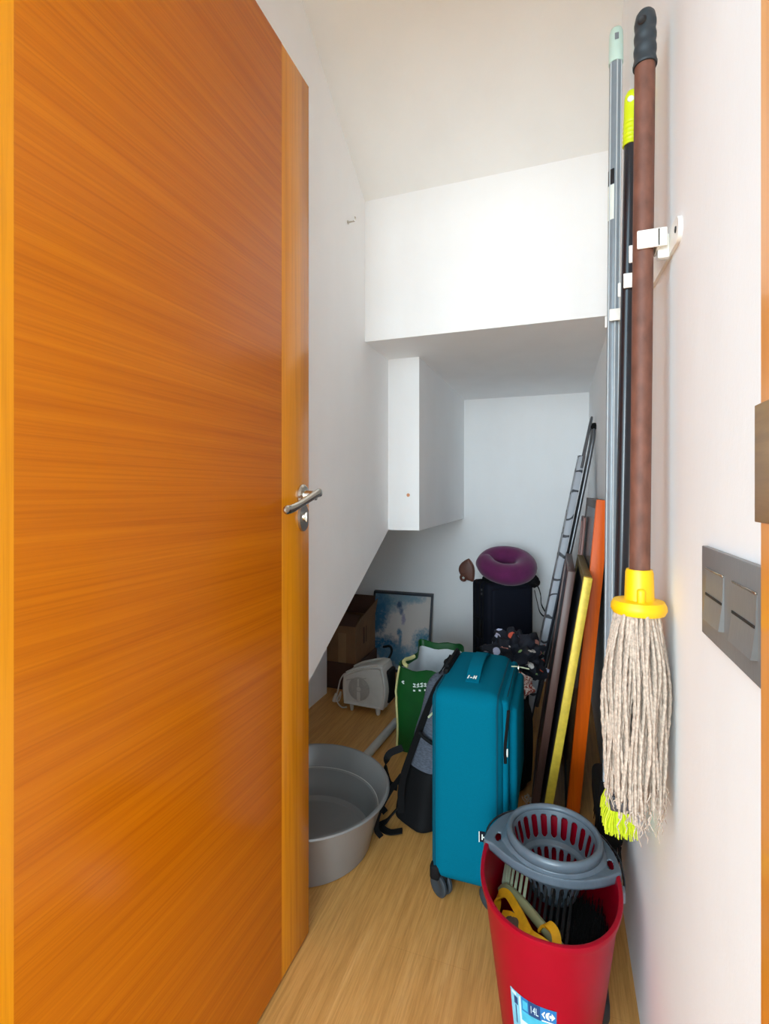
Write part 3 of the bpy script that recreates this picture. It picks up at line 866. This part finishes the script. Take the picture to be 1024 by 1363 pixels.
b = MB(HM); b.lathe([(0, .004), (.010, .003), (.011, 0), (0, 0)], (-.026, -.063, .113), 20, Ry); b.box((-.036, -.0655, .055), (-.018, -.061, .10), .003); b.box((-.034, -.0655, .126), (-.024, -.061, .166), .003); obj('grille_hub', b, M_heater, gr)
b = MB(HM); b.tube(spline([(-.100, -.045, .178), (-.05, -.050, .204), (.02, -.050, .226), (.07, -.050, .236)], 5), .006, 8); b.tube(spline([(-.100, .045, .178), (-.05, .05, .204), (.02, .05, .226), (.07, .05, .236)], 5), .006, 8)
b.box((.055, -.056, .226), (.096, .056, .240), .006)
obj('carry_handle', b, M_heater, ht)
b = MB(HM); b.tube(spline([(-.09, -.067, .150), (-.04, -.068, .163), (.0, -.068, .168), (.015, -.068, .172)], 5), .0022, 6); obj('seam', b, M_grille, ht)
for x, r, zt in ((-.068, .010, .036), (.070, .014, .045)):
    for y in (-.045, .045):
        b = MB(HM); b.lathe([(0, 0), (r*.55, 0), (r*.75, .006), (r, zt-.008), (r*1.15, zt)], (x, y-.006*(y < 0), 0), 20); obj('foot', b, M_heater, ht)
b = MB(HM); b.tube(spline([(-.108, .02, .10), (-.135, .02, .145), (-.155, .0, .12), (-.160, -.02, .07), (-.165, -.03, .045)], 7), .0035, 8)
b.tube(spline([(-.165, -.03, .045), (-.155, -.02, .02), (-.14, -.03, .05), (-.135, -.04, .075), (-.15, -.045, .03), (-.125, -.05, .006), (-.10, -.04, .006)], 7), .0035, 8)
cd = obj('cord', b, M_heater, ht)
b = MB(HM); b.tube([(-.163, -.03, .060), (-.168, -.035, .035), (-.17, -.036, .022)], [.007, .011, .012], 12); obj('plug', b, M_heater, cd)
b = MB(HM); b.tube(spline([(.06, .07, .20), (.085, .09, .255), (.07, .11, .28), (.03, .12, .27)], 6), .006, 8); b.box((.094, -.03, .05), (.122, .06, .205), .012)
obj('back_panel', b, M_blk, ht)

# ------------------------------------------------------------------ cardboard box
cb = thing('cardboard_box', (-1.2, 2.6, .14), 'open brown cardboard box above its lower part painted as shaded, under the stairs', 'box')
b = MB(); b.box((-1.40, 2.45, .142), (-1.03, 2.455, .34)); b.box((-1.40, 2.745, .142), (-1.03, 2.75, .34)); b.box((-1.40, 2.455, .142), (-1.395, 2.745, .34)); b.box((-1.035, 2.455, .142), (-1.03, 2.745, .34)); b.box((-1.395, 2.455, .142), (-1.035, 2.745, .147))
obj('carton', b, M_card, cb, smooth=False)
def flapm(pts): 
    b = MB(); b.face([b.v(p) for p in pts]); return b
obj('flap', flapm([(-1.03, 2.455, .34), (-1.03, 2.745, .34), (-1.012, 2.745, .435), (-1.015, 2.47, .375)]), M_card, cb, smooth=False, solid=.004)
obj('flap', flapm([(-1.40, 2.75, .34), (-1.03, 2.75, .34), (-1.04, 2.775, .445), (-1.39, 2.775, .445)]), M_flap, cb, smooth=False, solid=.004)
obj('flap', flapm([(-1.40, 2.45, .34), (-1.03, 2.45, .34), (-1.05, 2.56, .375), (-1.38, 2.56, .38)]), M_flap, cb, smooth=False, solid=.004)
obj('tape', bx((-1.13, 2.4485, .142), (-1.085, 2.4498, .30)), M_tape, cb, smooth=False)
b = MB(); b.box((-1.0294, 2.56, .22), (-1.0286, 2.58, .31)); b.box((-1.0294, 2.60, .22), (-1.0286, 2.61, .31)); obj('printed_bars', b, M_flap, cb, smooth=False)
b = MB(); b.box((-1.40, 2.44, 0), (-1.02, 2.755, .141), .002, 1)  # box's lower portion, shadow painted as a darker brown
o = obj('shaded_box_base', b, M_flap); tag(o, 'lower part of the cardboard box, its shade coloured dark brown', 'box')

# ------------------------------------------------------------------ blue painting
pt = thing('framed_painting', (-.90, 2.83, 0), 'blue and white misty painting in dark frame leaning on back wall', 'painting')
PL = lambda x, z, d: V((x, 2.800+z*.245-d, z-d*.245))   # leaning plane; d = towards the room
pz0, pz1, px0, px1 = .005, .452, -1.090, -.713
def pbar(b, x0, x1, z0, z1, d0, d1):
    q = [(x0, z0), (x1, z0), (x1, z1), (x0, z1)]
    b.prism(q, lambda x, z: PL(x, z, d0), lambda x, z: PL(x, z, d1))
b = MB(); fw = .011
pbar(b, px0, px1, pz0, pz0+fw, 0, .022); pbar(b, px0, px1, pz1-fw, pz1, 0, .022); pbar(b, px0, px0+fw, pz0+fw, pz1-fw, 0, .022); pbar(b, px1-fw, px1, pz0+fw, pz1-fw, 0, .022)
obj('frame', b, M_frame, pt, smooth=False)
m, nt, bs0 = _new('misty_blue_painting')
v = _coord(nt)
sep = nt.nodes.new('ShaderNodeSeparateXYZ'); nt.links.new(v, sep.inputs[0])
def spot(cx_, cz_, rx, rz, nz=.5, sc_=16):
    x = nt.nodes.new('ShaderNodeMath'); x.operation = 'SUBTRACT'; nt.links.new(sep.outputs[0], x.inputs[0]); x.inputs[1].default_value = cx_
    x2 = nt.nodes.new('ShaderNodeMath'); x2.operation = 'DIVIDE'; nt.links.new(x.outputs[0], x2.inputs[0]); x2.inputs[1].default_value = rx
    x3 = nt.nodes.new('ShaderNodeMath'); x3.operation = 'POWER'; nt.links.new(x2.outputs[0], x3.inputs[0]); x3.inputs[1].default_value = 2
    z = nt.nodes.new('ShaderNodeMath'); z.operation = 'SUBTRACT'; nt.links.new(sep.outputs[2], z.inputs[0]); z.inputs[1].default_value = cz_
    z2 = nt.nodes.new('ShaderNodeMath'); z2.operation = 'DIVIDE'; nt.links.new(z.outputs[0], z2.inputs[0]); z2.inputs[1].default_value = rz
    z3 = nt.nodes.new('ShaderNodeMath'); z3.operation = 'POWER'; nt.links.new(z2.outputs[0], z3.inputs[0]); z3.inputs[1].default_value = 2
    a = nt.nodes.new('ShaderNodeMath'); nt.links.new(x3.outputs[0], a.inputs[0]); nt.links.new(z3.outputs[0], a.inputs[1])
    nf = _noise(nt, v, sc_, 5, .65)
    c = nt.nodes.new('ShaderNodeMath'); c.operation = 'MULTIPLY_ADD'; nt.links.new(nf, c.inputs[0]); c.inputs[1].default_value = -nz*4; nt.links.new(a.outputs[0], c.inputs[2])
    d = nt.nodes.new('ShaderNodeMapRange'); d.inputs['From Min'].default_value = .15-nz*2; d.inputs['From Max'].default_value = 1.75-nz*2; d.inputs['To Min'].default_value = 1; d.inputs['To Max'].default_value = 0
    nt.links.new(c.outputs[0], d.inputs['Value']); return d.outputs[0]
col = _mix(nt, 0.0, lin(214, 206, 200), lin(214, 206, 200))
for cx_, cz_, rx, rz, c, nz, fq in ((-.12, .40, .13, .07, lin(112, 150, 170), .7, 40), (-.145, .33, .06, .10, lin(60, 112, 146), .8, 50), (.04, .42, .09, .03, lin(134, 164, 180), .8, 60), (-.16, .25, .05, .06, lin(58, 108, 140), .8, 50), (-.10, .14, .09, .05, lin(36, 106, 146), .9, 44), (.14, .17, .06, .07, lin(76, 138, 166), .9, 50),
                           (.0, .08, .15, .06, lin(86, 142, 176), .8, 40), (-.02, .375, .016, .020, lin(70, 92, 122), .8, 70), (-.005, .34, .012, .020, lin(110, 124, 150), .8, 70), (.012, .295, .012, .03, lin(160, 152, 178), .8, 70), (-.01, .22, .014, .02, lin(80, 122, 154), .8, 70), (.0, .17, .01, .05, lin(96, 138, 168), .8, 70)):
    col = _mix(nt, spot(cx_, cz_, rx, rz, nz, fq), col, c)
nt.links.new(col, bs0.inputs['Base Color']); bs0.inputs['Roughness'].default_value = .35
b = MB(); pbar(b, px0+fw, px1-fw, pz0+fw, pz1-fw, .004, .013); obj('canvas', b, m, pt, smooth=False)

# wooden hook on the back wall
wh = thing('wall_hook', (-.515, YK, .55), 'brown wooden leaf-shaped hook with curled tip on the back wall', 'hook')
b = MB()
tear = [(.012, .068), (.030, .048), (.044, .018), (.047, -.02), (.040, -.064), (.018, -.062), (-.002, -.056), (-.028, -.040), (-.045, -.010), (-.044, .016), (-.030, .040), (-.008, .058)]
tear = [(p.x, p.y) for p in spline([V((x, z, 0)) for x, z in tear+tear[:1]], 4)][:-1]
n = len(tear)
def tr(y, s): return [V((-.515+x*s, y, .605+z*s)) for x, z in tear]
b.loft([tr(YK-.001, 1), tr(YK-.014, 1), tr(YK-.022, .93), tr(YK-.026, .75)]); obj('back_plate', b, M_hook, wh, ang=50)
b = MB(); b.tube([V((-.530+math.cos(a)*.015, YK-.034-.006*math.sin(a), .562+math.sin(a)*.016)) for a in [2*PI*k/24 for k in range(24)]], .0075, 10, closed=True); cu = obj('curl', b, M_hook, wh)
b = MB(); b.lathe([(0, .003), (.006, .002), (.007, 0)], (-.530, YK-.026, .562), 14, Ry); obj('screw_cap', b, M_print, wh)

# ------------------------------------------------------------------ navy suitcase and neck pillow
ang = math.atan2(.105, .15)
NM = Matrix.Translation(V((-.329, 2.45, 0))) @ Matrix.Rotation(ang, 4, 'Z')     # local x along the front, y into depth
nv_ = thing('suitcase', (-.28, 2.6, 0), 'dark navy cabin suitcase upright at the back wall under the purple pillow', 'suitcase')
b = MB(NM); b.box((0, 0, .03), (.255, .185, .610), .022, 5); obj('shell', b, M_navy, nv_, ang=60)
b = MB(NM); b.box((.018, -.014, .06), (.238, .012, .590), .014, 4); obj('front_pocket', b, M_navy, nv_, ang=60)
b = MB(NM)
for y in (.05, .085, .13): b.tube([V((x, y, z)) for x, z in rrect(.1275, .32, .129, .291, .02, 6)], .0035, 8, closed=True)
obj('zipper', b, M_blk, nv_)
b = MB(NM); b.box((-.018, .06, .33), (.004, .12, .43), .008); b.box((-.012, .08, .20), (.002, .10, .28), .004); obj('side_handle', b, M_blk, nv_)
b = MB(NM); b.lathe([(0, 0), (.006, 0), (.006, .004), (0, .004)], (-.001, .06, .575), 10, Matrix.Rotation(-PI/2, 3, 'Y')); b.lathe([(0, 0), (.006, 0), (.006, .004), (0, .004)], (-.001, .06, .555), 10, Matrix.Rotation(-PI/2, 3, 'Y')); obj('lock_stud', b, M_metal, nv_)
b = MB(NM); b.box((.03, .05, .605), (.225, .13, .632), .01); obj('top_handle', b, M_blk, nv_)
for x in (.03, .225):
    for y in (.03, .155):
        b = MB(NM); b.lathe([(0, -.01), (.02, -.01), (.022, -.006), (.022, .006), (.02, .01), (0, .01)], (x, y, .022), 20, RX); obj('wheel', b, M_blk, nv_)
b = MB(NM)
ribbon(b, spline([(.225, .02, .62), (.262, -.01, .60), (.285, -.01, .55), (.290, -.01, .50), (.315, -.012, .455), (.318, -.012, .445)], 6), .030, (.5, .8, 0), .004)
ribbon(b, spline([(.255, -.004, .57), (.268, -.008, .51), (.280, -.01, .465), (.300, -.012, .442), (.316, -.012, .446)], 6), .016, (.5, .8, .1), .003)
blob(b, (.258, .03, .610), .040, .045, .034, .2, 20, seed=9)
obj('loose_strap', b, M_blk, nv_, ang=70)
# pillow
pn = thing('neck_pillow', (-.27, 2.60, .625), 'plum purple U-shaped travel neck pillow on the navy suitcase', 'pillow')
pc = V((-.262, 2.60, .688))
pts, rr = [], []
for k in range(49):
    t = k/48; a = math.radians(172)-math.radians(338)*t      # gap on the left
    a = math.radians(200)+math.radians(336)*t
    R_ = .096
    x, y = math.cos(a)*R_*1.06, math.sin(a)*R_*.90
    z = -.010*math.cos(a)+.044*(math.sin(a))*.9+(-.02*t+.012)
    pts.append(pc+V((x, y, z))); rr.append(.048+.007*math.sin(PI*t)+.0006*math.sin(t*31))
pre = [(pts[0]+(pts[0]-pts[3]).normalized()*d, r) for d, r in ((.046, .006), (.043, .022), (.034, .036), (.020, .046))]
post = [(pts[-1]+(pts[-1]-pts[-4]).normalized()*d, r) for d, r in ((.014, .046), (.026, .036), (.034, .022), (.037, .006))]
P_ = [p for p, _ in pre]+pts+[p for p, _ in post]; R_ = [r for _, r in pre]+rr+[r for _, r in post]
b = MB(); b.tube(P_, R_, 24)
obj('cushion', b, M_purple, pn, ang=80)
b = MB(); b.tube([p+V((0, 0, -.050)) for p in pts[6:44]], .003, 6); obj('seam', b, M_purple, pn)

# ------------------------------------------------------------------ dark bag with floral cloth
b = MB()
def dbr(z, s=1):
    t = z/.40; return [V((-.182+math.copysign(abs(math.cos(a))**.7, math.cos(a))*(.076-.008*t)*s*(1+.08*noise.noise(V((math.cos(a), math.sin(a), z*8)))), 1.93+math.copysign(abs(math.sin(a))**.7, math.sin(a))*.15*s, z)) for a in [2*PI*k/40 for k in range(40)]]
b.loft([dbr(.002, .9)]+[dbr(.012*k) for k in range(1, 27)]+[dbr(.335, .9), dbr(.345, .7), dbr(.35, .3)])
dk = thing('rucksack', (-.158, 1.93, 0), 'black rucksack on the floor behind the teal suitcase, under floral cloth', 'rucksack')
obj('bag_body', b, M_blk, dk, ang=80)
b = MB(); ribbon(b, spline([(-.125, 1.80, .335), (-.105, 1.785, .30), (-.100, 1.78, .22), (-.102, 1.785, .12), (-.108, 1.80, .05)], 6), .035, (.6, .8, 0), .008)
obj('strap', b, M_blk, dk, ang=70)
m, nt, bs0 = _new('floral_black_fabric')
vo = nt.nodes.new('ShaderNodeTexVoronoi'); vo.inputs['Scale'].default_value = 26; vv = _coord(nt); nt.links.new(vv, vo.inputs['Vector'])
nz = _noise(nt, vv, 40, 3)
ad = nt.nodes.new('ShaderNodeMath'); ad.operation = 'MULTIPLY_ADD'; nt.links.new(nz, ad.inputs[0]); ad.inputs[1].default_value = .35; nt.links.new(vo.outputs['Distance'], ad.inputs[2])
mk = _ramp(nt, ad.outputs[0], [(.54, (1, 1, 1, 1)), (.57, (0, 0, 0, 1))])
hs_ = nt.nodes.new('ShaderNodeHueSaturation'); hs_.inputs['Saturation'].default_value = .65; nt.links.new(vo.outputs['Color'], hs_.inputs['Color'])
sp2 = nt.nodes.new('ShaderNodeSeparateColor'); nt.links.new(vo.outputs['Color'], sp2.inputs[0])
fl = _ramp(nt, sp2.outputs[0], [(0, lin(20, 22, 34)), (.30, lin(20, 22, 34)), (.32, lin(206, 140, 126)), (.46, lin(188, 188, 212)), (.62, lin(140, 172, 110)), (.76, lin(220, 212, 204)), (.90, lin(206, 84, 60))])
fl.node.color_ramp.interpolation = 'CONSTANT'
nt.links.new(_mix(nt, mk, lin(20, 22, 34), fl), bs0.inputs['Base Color']); bs0.inputs['Roughness'].default_value = .8
b = MB()
blob(b, (-.160, 1.95, .430), .100, .115, .090, .38, 30, 64, 40, seed=5)
b.bm.verts.ensure_lookup_table()
for q in b.bm.verts:
    q.co += V((1, 1, 1))*.012*noise.noise(q.co*34)
    if q.co.z < .352: q.co.z = .352
o = obj('floral_cloth', b, m, ang=80, doubles=True); tag(o, 'crumpled black cloth with small coloured flowers on the black rucksack', 'cloth')
m2, nt, bs0 = _new('red_white_knit')
wv = _noise(nt, _coord(nt), 55, 3, .6, 2)
nt.links.new(_ramp(nt, wv, [(.48, lin(212, 196, 186)), (.52, lin(140, 58, 48))]), bs0.inputs['Base Color']); bs0.inputs['Roughness'].default_value = .9
b = MB(); blob(b, (-.128, 1.80, .385), .042, .032, .034, .3, 22, seed=2)
o = obj('knitted_bundle', b, m2, ang=80, doubles=True); tag(o, 'small red and cream knitted bundle tucked under the floral cloth', 'cloth')

# ------------------------------------------------------------------ frames leaning on the right wall
M_topr = mat('dim_brown_board', lin(84, 70, 66), .5, .1, 12)
def lean_panel(name, label, cat, x_bot, x_top, z_top, y0, y1, th, m_edge, m_face, fw, face_in=.004, m_topedge=None, m_in=None):
    """a framed panel: near edge at y0, far edge y1; its face looks to -x"""
    d = V((x_top-x_bot, 0, z_top)).normalized(); nrm = V((-d.z, 0, d.x))        # towards the room (-x)
    L = V((x_top-x_bot, 0, z_top)).length
    base = V((x_bot, 0, 0))
    low = th*max(0, nrm.z)*0
    P = lambda y, s, q: base+d*s+nrm*q+V((0, y, 0))
    t = thing(name, (x_bot, (y0+y1)/2, 0), label, cat)
    def bar(b, ya, yb, sa, sb, qa=0, qb=None):
        qb = th if qb is None else qb
        pl_ = [(ya, sa), (yb, sa), (yb, sb), (ya, sb)]
        b.prism(pl_, lambda y, s: P(y, s, qa), lambda y, s: P(y, s, qb))
    for (ya, yb, sa, sb) in ((y0, y0+fw, 0, L), (y1-fw, y1, 0, L), (y0+fw, y1-fw, L-fw, L), (y0+fw, y1-fw, 0, fw)):
        b = MB(); bar(b, ya, yb, sa, sb)
        es = [e for e in b.bm.edges]; bmesh.ops.bevel(b.bm, geom=es, offset=.0018, segments=2, affect='EDGES', profile=.5)
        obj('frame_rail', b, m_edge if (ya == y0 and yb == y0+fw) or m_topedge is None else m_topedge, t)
    b = MB(); bar(b, y0+fw, y1-fw, fw, L-fw, .004, th-face_in); obj('picture', b, m_face, t, smooth=False)
    return t, P
lean_panel('framed_mirror', 'tall dim panel in bright orange wood frame leaning nearest the wall', 'framed panel', .057, .150, 1.036, 1.69, 2.30, .040, M_orange, M_glass, .03, .003, M_topr)
lean_panel('picture_frame', 'narrow gilt picture frame leaning between the orange and brown frames', 'picture frame', -.042, .089, .818, 1.519, 2.06, .024, M_gold, M_frame, .022, .006, M_olive)
lean_panel('picture_frame', 'walnut brown picture frame leaning left of the gilt one', 'picture frame', -.068, .049, .806, 1.70, 2.20, .024, M_brownwood, M_frame, .025, .006)
lean_panel('picture_frame', 'thin reddish moulding frame peeping out behind the gilt frame', 'picture frame', .013, .100, .962, 2.10, 2.29, .010, M_redwood, M_glass, .02, .004)

# ------------------------------------------------------------------ ironing board
ib = thing('ironing_board', (-.12, 2.4, 0), 'folded ironing board with grey patterned cover leaning at the back right corner', 'ironing board')
xb, xt, zt = -.128, .114, 1.225
d = V((xt-xb, 0, zt)).normalized(); nrm = V((-d.z, 0, d.x)); LB = V((xt-xb, 0, zt)).length
def ibp(y, s, q): return V((xb, y, 0))+d*s+nrm*q
m, nt, bs0 = _new('ironing_cover')
v = _coord(nt, (1, 1, 1))
wv = nt.nodes.new('ShaderNodeTexWave'); wv.wave_type = 'BANDS'; wv.bands_direction = 'Z'; wv.inputs['Scale'].default_value = 3.6
wv.inputs['Distortion'].default_value = 5; wv.inputs['Detail'].default_value = 2; wv.inputs['Detail Scale'].default_value = 2.2; nt.links.new(v, wv.inputs['Vector'])
nt.links.new(_mix(nt, _ramp(nt, wv.outputs['Fac'], [(.02, (0, 0, 0, 1)), (.07, (1, 1, 1, 1))]), lin(44, 46, 54), lin(172, 177, 186)), bs0.inputs['Base Color']); bs0.inputs['Roughness'].default_value = .5
b = MB()
yc = 2.40
out = []
for k in range(41):
    s = .02+LB*.98*k/40; t = k/40
    hw = .130 if t < .62 else .130-.085*((t-.62)/.38)**1.6
    out.append((s, hw))
rings = []
for s, hw in out:
    hy2 = hw
    rings.append([ibp(yc-.15+.3*0-hy2+.15, s, .004), ibp(yc-hy2-.003, s, .016), ibp(yc-hy2+.002, s, .030), ibp(yc, s, .036), ibp(yc+hy2-.002, s, .030), ibp(yc+hy2+.003, s, .016), ibp(yc+hy2, s, .004)])
b.loft(rings)
obj('padded_cover', b, m, ib, ang=60)
b = MB()
for y in (yc-.06, yc+.06):
    b.tube(spline([ibp(y, .10, -.012), ibp(y, .7, -.014), ibp(y, LB, -.012), ibp(y*.6+yc*.4, LB+.13, -.004)], 5), .009, 10)
b.tube([ibp(yc-.036, LB+.13, -.004), ibp(yc+.036, LB+.13, -.004)], .009, 10)
obj('leg', b, M_metal, ib)
b = MB(); b.tube(spline([ibp(yc-.10, LB-.06, .012), ibp(yc-.06, LB+.06, .012), ibp(yc-.03, LB+.16, .012), ibp(yc+.03, LB+.16, .012), ibp(yc+.06, LB+.06, .012), ibp(yc+.10, LB-.06, .012)], 6), .0055, 10)
obj('iron_rest', b, M_metal, ib)
for sg in (-1, 1):
    b = MB(); b.tube([ibp(yc+sg*.05, LB+.125, -.004), ibp(yc+sg*.03, LB+.135, -.004)], .013, 12); obj('rubber_foot', b, M_blk, ib)
b = MB(); b.grid(2, 20, lambda u, w: ibp(yc-.125+.25*u, .03+(LB*.62)*w, .0)); obj('underside', b, M_frame, ib, solid=.006)

# frayed string on the floor
b = MB()
for i in range(9):
    p = [V((-.096+random.uniform(-.01, .01), 1.765+random.uniform(-.012, .012), .003))]
    for k in range(7): p.append(p[-1]+V((random.uniform(-.006, .006), random.uniform(-.006, .006), random.uniform(-.001, .008))))
    b.tube(spline(p, 3), .0016, 5)
o = obj('frayed_string', b, M_yarn); tag(o, 'small frayed tuft of pale string on the floor behind the bucket', 'string')

# ------------------------------------------------------------------ light
w = bpy.data.worlds.new('daylit_hall'); bpy.context.scene.world = w; w.use_nodes = True
bgn = w.node_tree.nodes['Background']; bgn.inputs[0].default_value = (.63, .865, 1.0, 1); bgn.inputs[1].default_value = 1.4
_nt = w.node_tree; _tc = _nt.nodes.new('ShaderNodeTexCoord'); _sp = _nt.nodes.new('ShaderNodeSeparateXYZ'); _nt.links.new(_tc.outputs['Generated'], _sp.inputs[0])
_mr = _nt.nodes.new('ShaderNodeMapRange'); _mr.inputs['From Min'].default_value = -.25; _mr.inputs['From Max'].default_value = .25; _mr.inputs['To Min'].default_value = .95; _mr.inputs['To Max'].default_value = 1.45
_nt.links.new(_sp.outputs[2], _mr.inputs['Value']); _nt.links.new(_mr.outputs[0], bgn.inputs[1])
def area(name, loc, target, sx, sy, power, col):
    l = bpy.data.lights.new(name, 'AREA'); l.shape = 'RECTANGLE'; l.size = sx; l.size_y = sy; l.energy = power; l.color = col
    o = bpy.data.objects.new(name, l); C.objects.link(o); o.location = loc
    o.rotation_euler = (V(target)-V(loc)).to_track_quat('-Z', 'Y').to_euler()
area('hall_window', (-.5, -4.6, 1.4), (-.2, 2.5, 1.0), 2.4, 1.8, 62, (.84, .945, 1.0))

# ------------------------------------------------------------------ camera
cam = bpy.data.cameras.new('camera'); co = bpy.data.objects.new('camera', cam); C.objects.link(co)
F = 660.0; TH = math.atan2(233.0, F)
co.location = (0, 0, 1.063); co.rotation_euler = (PI/2, 0, TH)
cam.sensor_fit = 'VERTICAL'; cam.sensor_height = 36; cam.lens = F/1363*36; cam.shift_y = -26.5/1363; cam.clip_start = .01
S = bpy.context.scene
S.camera = co
S.view_settings.view_transform = 'Standard'; S.view_settings.look = 'None'; S.view_settings.gamma = 1; S.view_settings.use_curve_mapping = False
S.view_settings.exposure = 1.75
S.cycles.max_bounces = 14; S.cycles.diffuse_bounces = 10; S.cycles.glossy_bounces = 5
